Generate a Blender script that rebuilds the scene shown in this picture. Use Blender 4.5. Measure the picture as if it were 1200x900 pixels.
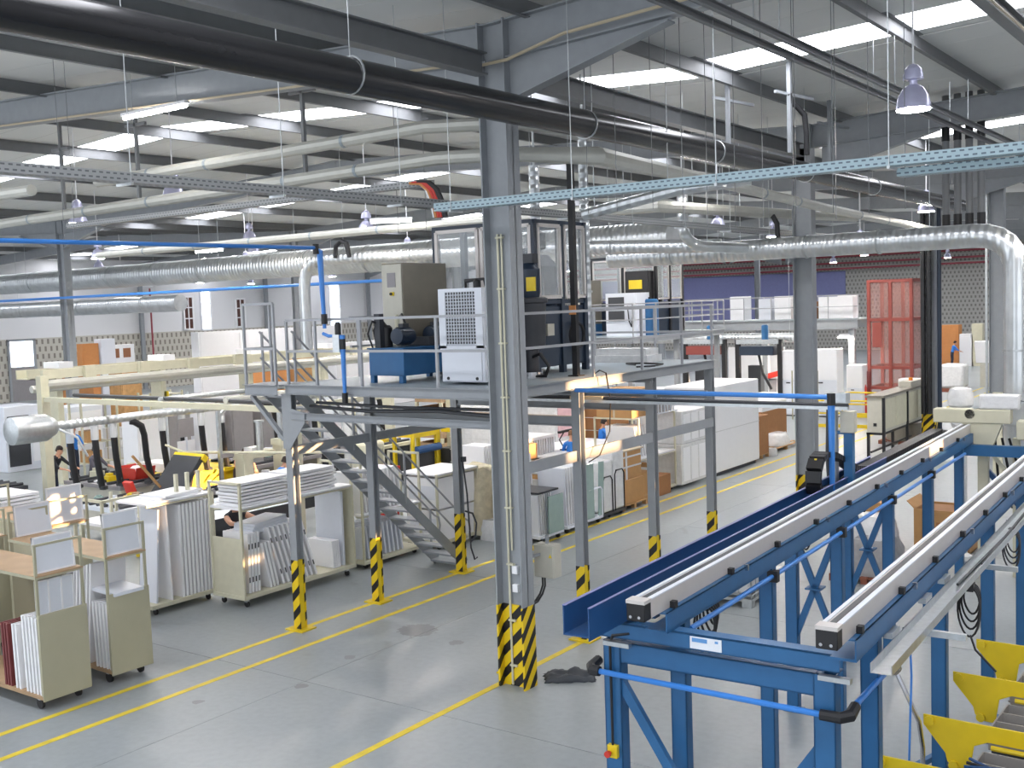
import bpy, math, random
from mathutils import Vector, Matrix
random.seed(7)
for o in list(bpy.data.objects): bpy.data.objects.remove(o)
SC = bpy.context.scene
COL = SC.collection
PI = math.pi

# ---------------------------------------------------------------- camera, sky, sun, exposure
cd = bpy.data.cameras.new('camera'); cam = bpy.data.objects.new('camera', cd); COL.objects.link(cam)
cd.sensor_width = 36.0; cd.lens = 1279.03/1200*36.0; cd.clip_start = .1; cd.clip_end = 400
cam.matrix_world = Matrix(((.81121951, -.01508183, .58454722, 0.0),
                           (.58371057, .08022862, -.80798845, 0.0),
                           (-.03471147, .99666238, .07388644, 5.4), (0, 0, 0, 1)))
SC.camera = cam
W = bpy.data.worlds.new('World'); SC.world = W; W.use_nodes = True
bg = W.node_tree.nodes['Background']; bg.inputs[0].default_value = (.88, .93, 1.0, 1); bg.inputs[1].default_value = 1.25
sl = bpy.data.lights.new('sun', 'SUN'); sun = bpy.data.objects.new('sun', sl); COL.objects.link(sun)
sl.energy = 17.0; sl.color = (1.0, .58, .28); sl.angle = math.radians(.5)
sun.rotation_euler = Vector((-4.5, -2.2, -.9)).to_track_quat('-Z', 'Y').to_euler()
SKYLIGHT = 7.0; LAMP = 260.0
vs = SC.view_settings; vs.view_transform = 'Standard'; vs.look = 'None'; vs.gamma = 1.0; vs.exposure = 0.62
vs.use_curve_mapping = False

# ---------------------------------------------------------------- materials
MATS = {}
def lin(c): return tuple((v/12.92 if v <= .04045 else ((v+.055)/1.055)**2.4) for v in c)
def S(r, g, b): return lin((r/255, g/255, b/255))
def nodes(name):
    m = bpy.data.materials.new(name); m.use_nodes = True; nt = m.node_tree
    return m, nt, nt.nodes['Principled BSDF']
def N(nt, t, **k):
    n = nt.nodes.new(t)
    for a, b in k.items(): setattr(n, a, b)
    return n
def math_(nt, op, a, b=None, c=None):
    n = N(nt, 'ShaderNodeMath', operation=op)
    for i, v in enumerate((a, b, c)):
        if v is None: continue
        if isinstance(v, (int, float)): n.inputs[i].default_value = v
        else: nt.links.new(v, n.inputs[i])
    return n.outputs[0]
def mix_(nt, f, a, b):
    n = N(nt, 'ShaderNodeMix', data_type='RGBA')
    if isinstance(f, (int, float)): n.inputs[0].default_value = f
    else: nt.links.new(f, n.inputs[0])
    for i, v in ((6, a), (7, b)):
        if isinstance(v, tuple): n.inputs[i].default_value = (*v[:3], 1)
        else: nt.links.new(v, n.inputs[i])
    return n.outputs[2]
def coords(nt, kind='Object'):
    t = N(nt, 'ShaderNodeTexCoord'); s = N(nt, 'ShaderNodeSeparateXYZ'); nt.links.new(t.outputs[kind], s.inputs[0])
    return t.outputs[kind], s.outputs[0], s.outputs[1], s.outputs[2]
def mat(name, col, rough=.5, metal=0.0, var=.06, scale=6.0, emit=0.0, alpha=None, spec=None, bump=0.0):
    if name in MATS: return MATS[name]
    m, nt, p = nodes(name)
    p.inputs['Roughness'].default_value = rough; p.inputs['Metallic'].default_value = metal
    if spec is not None: p.inputs['Specular IOR Level'].default_value = spec
    if emit:
        p.inputs['Base Color'].default_value = (*col, 1)
        p.inputs['Emission Color'].default_value = (*col, 1); p.inputs['Emission Strength'].default_value = emit
    else:
        tc = N(nt, 'ShaderNodeTexCoord'); nz = N(nt, 'ShaderNodeTexNoise'); nz.inputs['Scale'].default_value = scale
        nz.inputs['Detail'].default_value = 5
        nt.links.new(tc.outputs['Object'], nz.inputs['Vector'])
        d = tuple(v*(1-2.2*var) for v in col); l = tuple(min(1, v*(1+1.2*var)) for v in col)
        nt.links.new(mix_(nt, nz.outputs[0], d, l), p.inputs['Base Color'])
        if bump:
            b = N(nt, 'ShaderNodeBump'); b.inputs['Strength'].default_value = bump; b.inputs['Distance'].default_value = .02
            nt.links.new(nz.outputs[0], b.inputs['Height']); nt.links.new(b.outputs[0], p.inputs['Normal'])
    if alpha is not None: p.inputs['Alpha'].default_value = alpha
    MATS[name] = m; return m
M = dict(
 steel=mat('grey_paint', S(146,150,154), .5), steel_d=mat('roof_steel', S(116,118,120), .55), rail=mat('rail_grey', S(160,162,166), .45),
 blue=mat('blue_paint', S(42,98,146), .42, var=.08), trough=mat('trough_blue', S(34,76,126), .38), bpipe=mat('air_pipe_blue', S(58,128,208), .3, var=.02),
 black=mat('black_plastic', S(26,26,29), .5), dark=mat('dark_grey', S(56,58,63), .5), navy=mat('navy_paint', S(34,48,66), .35),
 yellow=mat('yellow_paint', S(226,196,30), .42), floory=mat('floor_yellow', S(226,200,52), .6, var=.16, scale=5),
 white=mat('white_laminate', S(234,234,236), .38, var=.015), white2=mat('cool_white', S(216,220,228), .4, var=.02), wrap=mat('plastic_wrap', S(226,226,226), .22, var=.1, scale=9, bump=.5),
 cream=mat('cream_paint', S(206,202,178), .48), olive=mat('cart_panel', S(170,166,142), .55, var=.05, scale=3), beige=mat('cabinet_beige', S(190,187,174), .45), taupe=mat('taupe', S(128,122,110), .4),
 wood=mat('plywood', S(176,146,112), .6, var=.15, scale=3), pine=mat('pallet_wood', S(184,142,92), .7, var=.2), carton=mat('cardboard', S(186,142,92), .75, var=.08), carton2=mat('cardboard_brown', S(160,112,70), .75, var=.08),
 galv=mat('galvanised', S(196,200,202), .34, .85, var=.12, scale=14), alu=mat('aluminium', S(206,200,196), .34, .25, var=.03), chrome=mat('bright_metal', S(205,205,208), .2, 1.0),
 blackpipe=mat('black_pipe', S(34,34,36), .24), tubew=mat('white_sheet_metal', S(190,190,182), .4, .2), trayg=mat('tray_plain', S(150,160,166), .5),
 red=mat('red_paint', S(196,52,40), .45), cage=mat('cage_red', S(132,60,52), .5), orange=mat('orange', S(232,140,28), .45), green=mat('frosted_green', S(150,172,166), .25),
 skin=mat('skin', S(206,156,128), .55, var=.04), hair=mat('hair', S(46,34,28), .7), hairb=mat('hair_brown', S(112,76,48), .7), shirt=mat('blue_shirt', S(40,120,206), .75), shirtk=mat('black_shirt', S(38,38,44), .8), shirtg=mat('grey_jacket', S(84,82,92), .8), denim=mat('dark_trousers', S(38,44,62), .8),
 rubber=mat('rubber', S(38,36,36), .7), rag=mat('dark_cloth', S(62,66,72), .6, bump=.4), dirty=mat('dirty_wrap', S(206,196,168), .5, var=.25, scale=6, bump=.6), bag=mat('grey_bag', S(168,166,166), .45, var=.2, scale=6, bump=.6), label=mat('label_white', S(226,230,236), .5), labelb=mat('label_blue', S(96,150,206), .5),
 tan=mat('tan_conduit', S(190,176,150), .5), brownred=mat('pallet_red', S(138,82,62), .7), grid=mat('grey_tray', S(150,146,142), .5), panelgrey=mat('panel_grey', S(142,138,140), .5), orangebox=mat('orange_brown', S(196,132,76), .6), maroon=mat('maroon', S(120,56,56), .5), pink=mat('pink', S(214,176,180), .6),
 lampemit=mat('lamp_light', (1.0,.92,.82), .5, emit=LAMP), tubeemit=mat('fluorescent', (1.0,.96,.93), .5, emit=LAMP*.15), skyemit=mat('skylight_sheet', (.93,.94,1.0), .5, emit=SKYLIGHT),
 winlit=mat('window_daylight', (.78,.86,1.0), .5, emit=1.5), winbrick=mat('window_red_reflection', S(92,58,50), .3, var=.3), bluewall=mat('far_blue_wall', S(122,126,172), .6), redpipe=mat('sprinkler_red', S(150,60,72), .5),  # winbrick: red-brown reflection painted in as the pane colour
 wallw=mat('white_wall', S(216,216,218), .7, var=.02, scale=.4), brownboard=mat('brown_board', S(142,92,60), .6), lampshade=mat('lamp_shade', S(196,196,222), .25, .3), roofp=mat('roof_panel_paint', S(210,211,209), .55, var=.02, scale=.4))

def special(name, fn):
    m, nt, p = nodes(name); fn(nt, p); MATS[name] = m; return m
def _hazard(nt, p):
    v, x, y, z = coords(nt)
    t = math_(nt, 'SUBTRACT', math_(nt, 'SUBTRACT', z, x), math_(nt, 'MULTIPLY', y, 1.25))
    k = math_(nt, 'LESS_THAN', math_(nt, 'FRACT', math_(nt, 'MULTIPLY', t, 3.1)), .46)
    nt.links.new(mix_(nt, k, S(230,196,24), S(22,20,20)), p.inputs['Base Color']); p.inputs['Roughness'].default_value = .45
M['hazard'] = special('hazard_stripes', _hazard)
def slots(nt, p, base, hole, pu, pv, fu, fv, axis):
    v, x, y, z = coords(nt)
    u = {'x': x, 'y': y}[axis]
    vv = math_(nt, 'ADD', z, math_(nt, 'MULTIPLY', {'x': y, 'y': x}[axis], 1.0))
    row = math_(nt, 'FLOOR', math_(nt, 'DIVIDE', vv, pv))
    uu = math_(nt, 'FRACT', math_(nt, 'ADD', math_(nt, 'DIVIDE', u, pu), math_(nt, 'MULTIPLY', row, .5)))
    a = math_(nt, 'LESS_THAN', uu, fu)
    b = math_(nt, 'LESS_THAN', math_(nt, 'ABSOLUTE', math_(nt, 'SUBTRACT', math_(nt, 'FRACT', math_(nt, 'DIVIDE', vv, pv)), .5)), fv)
    nt.links.new(mix_(nt, math_(nt, 'MULTIPLY', a, b), base, hole), p.inputs['Base Color'])
def _tray(nt, p): slots(nt, p, S(156,178,186), S(86,100,112), .08, .05, .55, .17, 'x'); p.inputs['Roughness'].default_value = .45
M['tray'] = special('perforated_tray', _tray)
def _trayg(nt, p): slots(nt, p, S(150,152,152), S(92,94,98), .08, .05, .55, .17, 'x'); p.inputs['Roughness'].default_value = .5
M['tray_grey'] = special('perforated_tray_grey', _trayg)
def _wl(nt, p): slots(nt, p, S(184,180,170), S(128,122,114), .42, .5, .36, .33, 'y'); p.inputs['Roughness'].default_value = .8
M['wall_tex_left'] = special('textured_blocks_left', _wl)
def _wf(nt, p): slots(nt, p, S(172,170,164), S(124,122,118), .34, .36, .42, .28, 'x'); p.inputs['Roughness'].default_value = .8
M['wall_tex_far'] = special('textured_blocks_far', _wf)
def _spiral(ax):
    def f(nt, p):
        v, x, y, z = coords(nt); u = {'x': x, 'y': y, 'z': z}[ax]
        s = math_(nt, 'SINE', math_(nt, 'MULTIPLY', u, 2*PI/.16))
        b = N(nt, 'ShaderNodeBump'); b.inputs['Strength'].default_value = .35; b.inputs['Distance'].default_value = .03
        nt.links.new(s, b.inputs['Height']); nt.links.new(b.outputs[0], p.inputs['Normal'])
        nz = N(nt, 'ShaderNodeTexNoise'); nz.inputs['Scale'].default_value = 3; nt.links.new(v, nz.inputs['Vector'])
        nt.links.new(mix_(nt, nz.outputs[0], S(180,184,186), S(222,226,228)), p.inputs['Base Color'])
        p.inputs['Metallic'].default_value = .8; p.inputs['Roughness'].default_value = .3
    return f
for a in 'xyz': M['duct_'+a] = special('spiral_duct_'+a, _spiral(a))
def _concrete(nt, p):
    v, x, y, z = coords(nt)
    a = N(nt, 'ShaderNodeTexNoise'); a.inputs['Scale'].default_value = .35; a.inputs['Detail'].default_value = 6
    b = N(nt, 'ShaderNodeTexNoise'); b.inputs['Scale'].default_value = 9; b.inputs['Detail'].default_value = 6
    g = N(nt, 'ShaderNodeNewGeometry')
    for n in (a, b): nt.links.new(g.outputs['Position'], n.inputs['Vector'])
    c = mix_(nt, a.outputs[0], S(134,141,145), S(163,168,169))
    r = N(nt, 'ShaderNodeValToRGB'); r.color_ramp.elements[0].position = .3; r.color_ramp.elements[1].position = .62
    r.color_ramp.elements[0].color = (.72,.72,.72,1); r.color_ramp.elements[1].color = (1,1,1,1); nt.links.new(b.outputs[0], r.inputs[0])
    mm = N(nt, 'ShaderNodeMix', data_type='RGBA', blend_type='MULTIPLY'); mm.inputs[0].default_value = .32
    nt.links.new(c, mm.inputs[6]); nt.links.new(r.outputs[0], mm.inputs[7])
    # worn oily patches with a shape of their own
    s = N(nt, 'ShaderNodeTexNoise'); s.inputs['Scale'].default_value = .9; s.inputs['Detail'].default_value = 3; s.inputs['Distortion'].default_value = .6
    nt.links.new(g.outputs['Position'], s.inputs['Vector'])
    r2 = N(nt, 'ShaderNodeValToRGB'); r2.color_ramp.elements[0].position = .66; r2.color_ramp.elements[1].position = .74
    nt.links.new(s.outputs[0], r2.inputs[0])
    k = math_(nt, 'MULTIPLY', r2.outputs[0], .35)
    cur = mix_(nt, k, mm.outputs[2], S(112,108,104))
    for sx, sy, sr in ((-11.9,13.5,.34),(-10.9,13.3,.12),(-11.6,10.6,.1),(-11.9,11.9,.1),(-8.1,14.6,.5),(-12.4,9.4,.08)):
        dn = N(nt, 'ShaderNodeVectorMath', operation='DISTANCE'); dn.inputs[1].default_value = (sx, sy, 0); nt.links.new(g.outputs['Position'], dn.inputs[0])
        q = math_(nt, 'ADD', dn.outputs['Value'], math_(nt, 'MULTIPLY', math_(nt, 'SUBTRACT', b.outputs[0], .5), sr*1.2))
        cur = mix_(nt, math_(nt, 'MULTIPLY', math_(nt, 'LESS_THAN', q, sr), .5), cur, S(104,98,94))
    nt.links.new(cur, p.inputs['Base Color'])
    rr = math_(nt, 'ADD', math_(nt, 'MULTIPLY', a.outputs[0], .3), .22); nt.links.new(rr, p.inputs['Roughness'])
M['concrete'] = special('polished_concrete', _concrete)
def _roof(nt, p):
    v, x, y, z = coords(nt)
    k = math_(nt, 'LESS_THAN', math_(nt, 'FRACT', math_(nt, 'DIVIDE', y, 1.0)), .014)
    nz = N(nt, 'ShaderNodeTexNoise'); nz.inputs['Scale'].default_value = .5; nt.links.new(v, nz.inputs['Vector'])
    nt.links.new(mix_(nt, k, mix_(nt, nz.outputs[0], S(206,207,205), S(220,221,218)), S(160,160,158)), p.inputs['Base Color']); p.inputs['Roughness'].default_value = .55
M['roof'] = special('roof_panels', _roof)
def _glass(nt, p):
    p.inputs['Base Color'].default_value = (.9,.95,.96,1); p.inputs['Roughness'].default_value = .04; p.inputs['Alpha'].default_value = .22
M['glass'] = special('clear_pane', _glass)
def _mesh(nt, p):
    p.inputs['Base Color'].default_value = (*S(168,122,114),1); p.inputs['Alpha'].default_value = .26; p.inputs['Roughness'].default_value = .6
M['cagemesh'] = special('cage_mesh', _mesh)
def _film(nt, p):
    p.inputs['Base Color'].default_value = (*S(238,240,242),1); p.inputs['Alpha'].default_value = .6; p.inputs['Roughness'].default_value = .18
M['film'] = special('clear_film', _film)

# ---------------------------------------------------------------- mesh builder
class MB:
    def __init__(s): s.v = []; s.f = []; s.mi = []; s.c = 0
    def mat(s, i): s.c = i; return s
    def add(s, vs, fs):
        o = len(s.v); s.v += [tuple(v) for v in vs]; s.f += [tuple(i+o for i in f) for f in fs]; s.mi += [s.c]*len(fs); return s
    def box(s, x0, x1, y0, y1, z0, z1):
        return s.add([(x0,y0,z0),(x1,y0,z0),(x1,y1,z0),(x0,y1,z0),(x0,y0,z1),(x1,y0,z1),(x1,y1,z1),(x0,y1,z1)],
                     [(3,2,1,0),(4,5,6,7),(0,1,5,4),(1,2,6,5),(2,3,7,6),(3,0,4,7)])
    def obox(s, c, size, rx=0, ry=0, rz=0):
        R = Matrix.Rotation(rz,3,'Z') @ Matrix.Rotation(ry,3,'Y') @ Matrix.Rotation(rx,3,'X')
        a, b, d = (q/2 for q in size); C = Vector(c)
        vs = [C + R @ Vector(p) for p in ((-a,-b,-d),(a,-b,-d),(a,b,-d),(-a,b,-d),(-a,-b,d),(a,-b,d),(a,b,d),(-a,b,d))]
        return s.add(vs, [(3,2,1,0),(4,5,6,7),(0,1,5,4),(1,2,6,5),(2,3,7,6),(3,0,4,7)])
    def sweep(s, p, q, prof, up=(0,0,1)):
        p, q = Vector(p), Vector(q); t = (q-p).normalized(); u = Vector(up)
        if abs(t.dot(u)) > .98: u = Vector((0,1,0))
        r = t.cross(u).normalized(); u = r.cross(t)
        n = len(prof)
        vs = [p + r*a + u*b for a, b in prof] + [q + r*a + u*b for a, b in prof]
        fs = [(i, (i+1) % n, n+(i+1) % n, n+i) for i in range(n)]
        return s.add(vs, fs + [tuple(range(n-1,-1,-1)), tuple(range(n, 2*n))])
    def bar(s, p, q, w, h=None, up=(0,0,1)):
        h = h or w; a, b = w/2, h/2
        return s.sweep(p, q, [(-a,-b),(a,-b),(a,b),(-a,b)], up)
    def ibeam(s, p, q, d, w, tf=.02, tw=.014, up=(0,0,1)):
        a, b, c = w/2, d/2, tw/2
        for pr in ([(-a,-b),(a,-b),(a,-b+tf),(-a,-b+tf)], [(-a,b-tf),(a,b-tf),(a,b),(-a,b)], [(-c,-b+tf),(c,-b+tf),(c,b-tf),(-c,b-tf)]): s.sweep(p, q, pr, up)
        return s
    def channel(s, p, q, d, w, t=.012, up=(0,0,1), flip=1):
        b = d/2
        for pr in ([(0,-b),(t*flip,-b),(t*flip,b),(0,b)], [(0,b-t),(w*flip,b-t),(w*flip,b),(0,b)], [(0,-b),(w*flip,-b),(w*flip,-b+t),(0,-b+t)]):
            s.sweep(p, q, pr if flip > 0 else pr[::-1], up)
        return s
    def tube(s, pts, r, n=8, caps=True):
        P = [Vector(p) for p in pts]; P = [p for i, p in enumerate(P) if i == 0 or (p-P[i-1]).length > 1e-4]
        k = len(P); R = r if isinstance(r, (list, tuple)) else [r]*k
        T = [((P[min(i+1,k-1)]-P[max(i-1,0)]).normalized()) for i in range(k)]
        u = Vector((0,0,1)) if abs(T[0].z) < .9 else Vector((0,1,0)); u = (u - T[0]*u.dot(T[0])).normalized()
        vs = []
        for i in range(k):
            u = (u - T[i]*u.dot(T[i])); u = u.normalized() if u.length > 1e-5 else T[i].orthogonal().normalized()
            w = T[i].cross(u)
            m = 1.0
            if 0 < i < k-1:
                c = (P[i]-P[i-1]).normalized().dot(T[i]); m = 1/max(.6, c)
            vs += [P[i] + (u*math.cos(2*PI*j/n) + w*math.sin(2*PI*j/n))*R[i]*m for j in range(n)]
        fs = [(i*n+j, i*n+(j+1) % n, (i+1)*n+(j+1) % n, (i+1)*n+j) for i in range(k-1) for j in range(n)]
        if caps: fs += [tuple(range(n-1,-1,-1)), tuple(range((k-1)*n, k*n))]
        return s.add(vs, fs)
    def lathe(s, c, prof, n=16, axis='z'):
        vs = []
        for r, z in prof:
            for j in range(n):
                a = 2*PI*j/n; q = (r*math.cos(a), r*math.sin(a), z)
                if axis == 'x': q = (q[2], q[0], q[1])
                if axis == 'y': q = (q[0], q[2], q[1])
                vs.append((c[0]+q[0], c[1]+q[1], c[2]+q[2]))
        k = len(prof)
        fs = [(i*n+j, i*n+(j+1) % n, (i+1)*n+(j+1) % n, (i+1)*n+j) for i in range(k-1) for j in range(n)]
        fs += [tuple(range(n-1,-1,-1)), tuple(range((k-1)*n, k*n))]
        return s.add(vs, fs)
    def prism(s, poly, axis, a, b):
        def P(u, v, w): return {'x': (w,u,v), 'y': (u,w,v), 'z': (u,v,w)}[axis]
        n = len(poly)
        vs = [P(u,v,a) for u, v in poly] + [P(u,v,b) for u, v in poly]
        return s.add(vs, [(i,(i+1) % n,n+(i+1) % n,n+i) for i in range(n)] + [tuple(range(n-1,-1,-1)), tuple(range(n,2*n))])
    def ring(s, c, R, r, n=18, m=6, axis='z'):
        pts = []
        for i in range(n+1):
            a = 2*PI*i/n; q = (R*math.cos(a), R*math.sin(a))
            pts.append({'z': (c[0]+q[0],c[1]+q[1],c[2]), 'x': (c[0],c[1]+q[0],c[2]+q[1]), 'y': (c[0]+q[0],c[1],c[2]+q[1])}[axis])
        return s.tube(pts, r, m, False)
    def build(s, name, mats, parent=None, world=False, bevel=0, sharp=32):
        me = bpy.data.meshes.new(name)
        off = Vector(parent.location) if (world and parent) else None
        if off is not None and parent.parent: off = off + Vector(parent.parent.location)
        me.from_pydata([tuple(Vector(v)-off) for v in s.v] if off is not None else s.v, [], s.f)
        for m in (mats if isinstance(mats, (list, tuple)) else [mats]): me.materials.append(M[m] if isinstance(m, str) else m)
        me.polygons.foreach_set('material_index', s.mi)
        import bmesh
        bm = bmesh.new(); bm.from_mesh(me); bmesh.ops.recalc_face_normals(bm, faces=bm.faces)
        bm.to_mesh(me); bm.free()
        me.polygons.foreach_set('use_smooth', [True]*len(me.polygons)); me.set_sharp_from_angle(angle=math.radians(sharp)); me.update()
        o = bpy.data.objects.new(name, me); COL.objects.link(o)
        if parent: o.parent = parent
        if bevel:
            b = o.modifiers.new('bevel', 'BEVEL'); b.width = bevel; b.segments = 2; b.limit_method = 'ANGLE'
        return o
def tag(o, label=None, cat=None, group=None, kind=None):
    if label: o['label'] = label
    if cat: o['category'] = cat
    if group: o['group'] = group
    if kind: o['kind'] = kind
    return o
def thing(name, label, cat, loc=(0,0,0), rz=0, group=None):
    o = bpy.data.objects.new(name, None); COL.objects.link(o); o.location = loc; o.rotation_euler = (0,0,rz); o.empty_display_size = .2
    return tag(o, label, cat, group)
def dup(root, loc, rz=0, label=None, group=None):
    r = root.copy(); COL.objects.link(r); r.location = loc; r.rotation_euler = (0,0,rz)
    if label: r['label'] = label
    if group: r['group'] = group
    for ch in list(root.children):
        c = ch.copy(); COL.objects.link(c); c.parent = r
        for g in list(ch.children):
            d = g.copy(); COL.objects.link(d); d.parent = c
    return r
def inst(o, parent, loc=None, rz=None):       # a repeated part sharing mesh data
    c = o.copy(); COL.objects.link(c); c.parent = parent
    if loc is not None: c.location = loc
    if rz is not None: c.rotation_euler = (0,0,rz)
    return c
# ================================================================= THE HALL
def dval(x): return abs(((x+9+15) % 30)-15)
def zroof(x): return 9.40+.05*dval(x)
floor = MB().box(-73, 14, -8, 109, -.3, -.012).build('floor', 'concrete'); tag(floor, kind='structure')
slab0 = None
for i in range(7):
    for j in range(19):
        if slab0 is None:
            slab0 = MB().box(0, 12.232, 0, 6.082, -.011, 0).build('floor_slab', 'concrete', floor); slab0.location = (-72.9, -7.5, 0)
        else: inst(slab0, floor, (-72.9+12.24*i, -7.5+6.09*j, 0))
def line(name, x, y0, y1, w, label):
    tag(MB().box(x-w/2, x+w/2, y0, y1, .0005, .003).build(name, 'floory'), label, 'floor marking')
line('floor_line', -13.72, 2, 62, .11, 'yellow floor line running under the left row of platform posts')
line('floor_line', -12.93, 2, 62, .11, 'yellow floor line in the middle of the aisle, beside the left platform posts')
line('floor_line', -9.17, 2, 26, .11, 'yellow floor line passing the foot of the big near column')
# ---- roof: sheets with gaps for the rooflight strips, rafters, purlins
SKY = [(5.27+12.2*k, 6.45+12.2*k) for k in range(0, 8)]
mb = MB(); edges = [-69.2, -54, -39, -24, -9, 6, 14]
ys = [-1.0]
for a, b in SKY: ys += [a, b]
ys.append(101)
def sheet(m, x0, x1, y0, y1, t=.08):
    z0, z1 = zroof(x0), zroof(x1)
    m.add([(x0,y0,z0),(x1,y0,z1),(x1,y1,z1),(x0,y1,z0),(x0,y0,z0+t),(x1,y0,z1+t),(x1,y1,z1+t),(x0,y1,z0+t)], [(3,2,1,0),(4,5,6,7),(0,1,5,4),(1,2,6,5),(2,3,7,6),(3,0,4,7)])
for i in range(6):
    for k in range(0, len(ys), 2): sheet(mb, edges[i], edges[i+1], ys[k], ys[k+1])
ceil = mb.build('ceiling', 'roof'); tag(ceil, kind='structure')
for i in range(6):
    for a, b in SKY:
        m = MB(); x0, x1 = edges[i], edges[i+1]; d = .7
        sheet(m, x0+(d if (i % 2 == 0) == (i != 5) else .1), x1-.1, a, b, .03); m.build('skylight', 'skyemit', ceil)
        q = MB()
        for u0, u1 in ((x0, x0+d),) : sheet(q, u0, u1, a, b)
        q.build('roof_flashing', 'roof', ceil)
for i, ya, yb in ((3,-1,29),(4,-1,29)):          # the nearest roof panels, one by one
    y = ya
    while y < yb:
        if not any(y < s1 and y+1.0 > s0 for s0, s1 in SKY):
            x0, x1 = edges[i], edges[i+1]; z0, z1 = zroof(x0)-.022, zroof(x1)-.022; t_ = .018; u, v = y+.006, y+.994
            MB().add([(x0,u,z0),(x1,u,z1),(x1,v,z1),(x0,v,z0),(x0,u,z0+t_),(x1,u,z1+t_),(x1,v,z1+t_),(x0,v,z0+t_)], [(3,2,1,0),(4,5,6,7),(0,1,5,4),(1,2,6,5),(2,3,7,6),(3,0,4,7)]).build('roof_panel', 'roofp', ceil)
        y += 1.0
XP = [12,8.6,5.2,1.8,-1.6,-5.2,-8.4,-12.2,-16,-19.7,-23.3,-26.9,-30.6,-34.3,-38.2,-42,-46,-50,-54,-58,-62,-66]
for x in XP:
    z = zroof(x); m = MB()
    m.channel((x, -1, z-.135), (x, 101, z-.135), .27, .085, .01, flip=1).build('purlin', 'steel_d', ceil)
def rafter(y, xs):
    for v, r in xs:           # valley x, ridge x
        zb = 8.92; m = MB(); sgn = 1 if r > v else -1
        L = abs(r-v)
        m.ibeam((v, y, zb), (r, y, zb+.05*L), .52, .22, .022, .014)
        o = m.build('rafter', 'steel', ceil)
        a, b = v+sgn*.2, v+sgn*2.75
        q = MB().prism([(a, 8.09), (a, 8.70), (b, 8.80), (b, 8.74)], 'y', y-.008, y+.008)
        q.bar((a, y, 8.09), (b, y, 8.75), .2, .022)
        q.build('haunch', 'steel', ceil)
for k in range(0, 8):
    y = 12.2+12.2*k
    rafter(y, [(-9,-24), (-9,6), (-39,-24), (-39,-54), (-69,-54)])
# ---- walls
wl = MB().box(-69.5, -69.2, -1, 101, 4.15, 10.3).build('wall_left', 'wallw'); tag(wl, kind='structure')
MB().box(-69.5, -69.15, -1, 101, 0, 4.15).build('textured_lower_wall', 'wall_tex_left', wl)
wf = MB().box(-69.5, 14, 100, 100.3, 0, 10.6).build('wall_far', 'wall_tex_far'); tag(wf, kind='structure')
MB().box(-60, -34, 99.9, 100, 2.6, 7.3).build('blue_cladding', 'bluewall', wf)
for z in (7.5, 8.0, 8.6): MB().tube([(-64, 99.2, z), (10, 99.2, z)], .09, 6).build('sprinkler_pipe', 'redpipe', wf)
# unseen right wall, its openings placed and sized to cast the low sun's patches
wr = MB()
ops = [(24.4, 26.2, 7.1, 8.5), (26.25, 27.4, 6.0, 6.4), (66.0, 69.0, 5.8, 8.6), (37.0, 38.6, 7.0, 8.9)]
yy = [-8] + [v for o in sorted(ops) for v in o[:2]] + [101]
for k in range(0, len(yy), 2): wr.box(12, 12.3, yy[k], yy[k+1], 0, 10.5)
for a, b, c, d in ops: wr.box(12, 12.3, a, b, 0, c); wr.box(12, 12.3, a, b, d, 10.5)
wr = wr.build('wall_right', 'wallw'); tag(wr, kind='structure')
for n, (a, b, c, d) in enumerate(ops):
    m = MB()
    for y in (a, b): m.box(11.97, 12.05, y-.05, y+.05, c, d)
    for z in (c, d): m.box(11.97, 12.05, a, b, z-.05, z+.05)
    tag(m.build('window_%d' % (n+6), 'steel'), kind='structure')
# windows and door of the left wall
def window(n, y0, y1, z0, z1, pane, rows, cols=1):
    x = -69.12; f = MB()
    for y in (y0, y1): f.box(x-.02, x+.06, y-.07, y+.07, z0-.07, z1+.07)
    for z in (z0, z1): f.box(x-.02, x+.06, y0, y1, z-.07, z+.07)
    for k in range(1, rows): z = z0+(z1-z0)*k/rows; f.box(x-.02, x+.05, y0, y1, z-.04, z+.04)
    for k in range(1, cols): y = y0+(y1-y0)*k/cols; f.box(x-.02, x+.05, y-.04, y+.04, z0, z1)
    fr = tag(f.build('window_%d' % n, 'white'), kind='structure')
    for r in range(rows):
        for c in range(cols):
            MB().box(x, x+.02, y0+(y1-y0)*c/cols, y0+(y1-y0)*(c+1)/cols, z0+(z1-z0)*r/rows, z0+(z1-z0)*(r+1)/rows).build('pane', pane, fr)
window(1, 53.15, 54.0, 4.25, 6.75, 'winbrick', 3, 2); window(2, 54.75, 55.7, 4.15, 7.2, 'winlit', 3)
window(3, 58.2, 59.1, 4.25, 6.5, 'winbrick', 3, 2); window(4, 68.6, 69.9, 3.6, 7.6, 'winlit', 4); window(5, 48.9, 50.4, 7.6, 8.6, 'winlit', 1, 3)
d = MB().box(-69.14, -69.05, 38.9, 39.06, 0, 4.1).box(-69.14, -69.05, 40.7, 40.9, 0, 4.1).box(-69.14, -69.05, 38.9, 40.9, 4.0, 4.15).build('door_1', 'steel'); tag(d, kind='structure')
MB().box(-69.12, -69.08, 39.06, 40.7, 0, 2.25).build('door_leaf', 'panelgrey', d); MB().box(-69.12, -69.08, 39.06, 40.7, 2.3, 4.0).build('pane', 'winlit', d)
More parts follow.
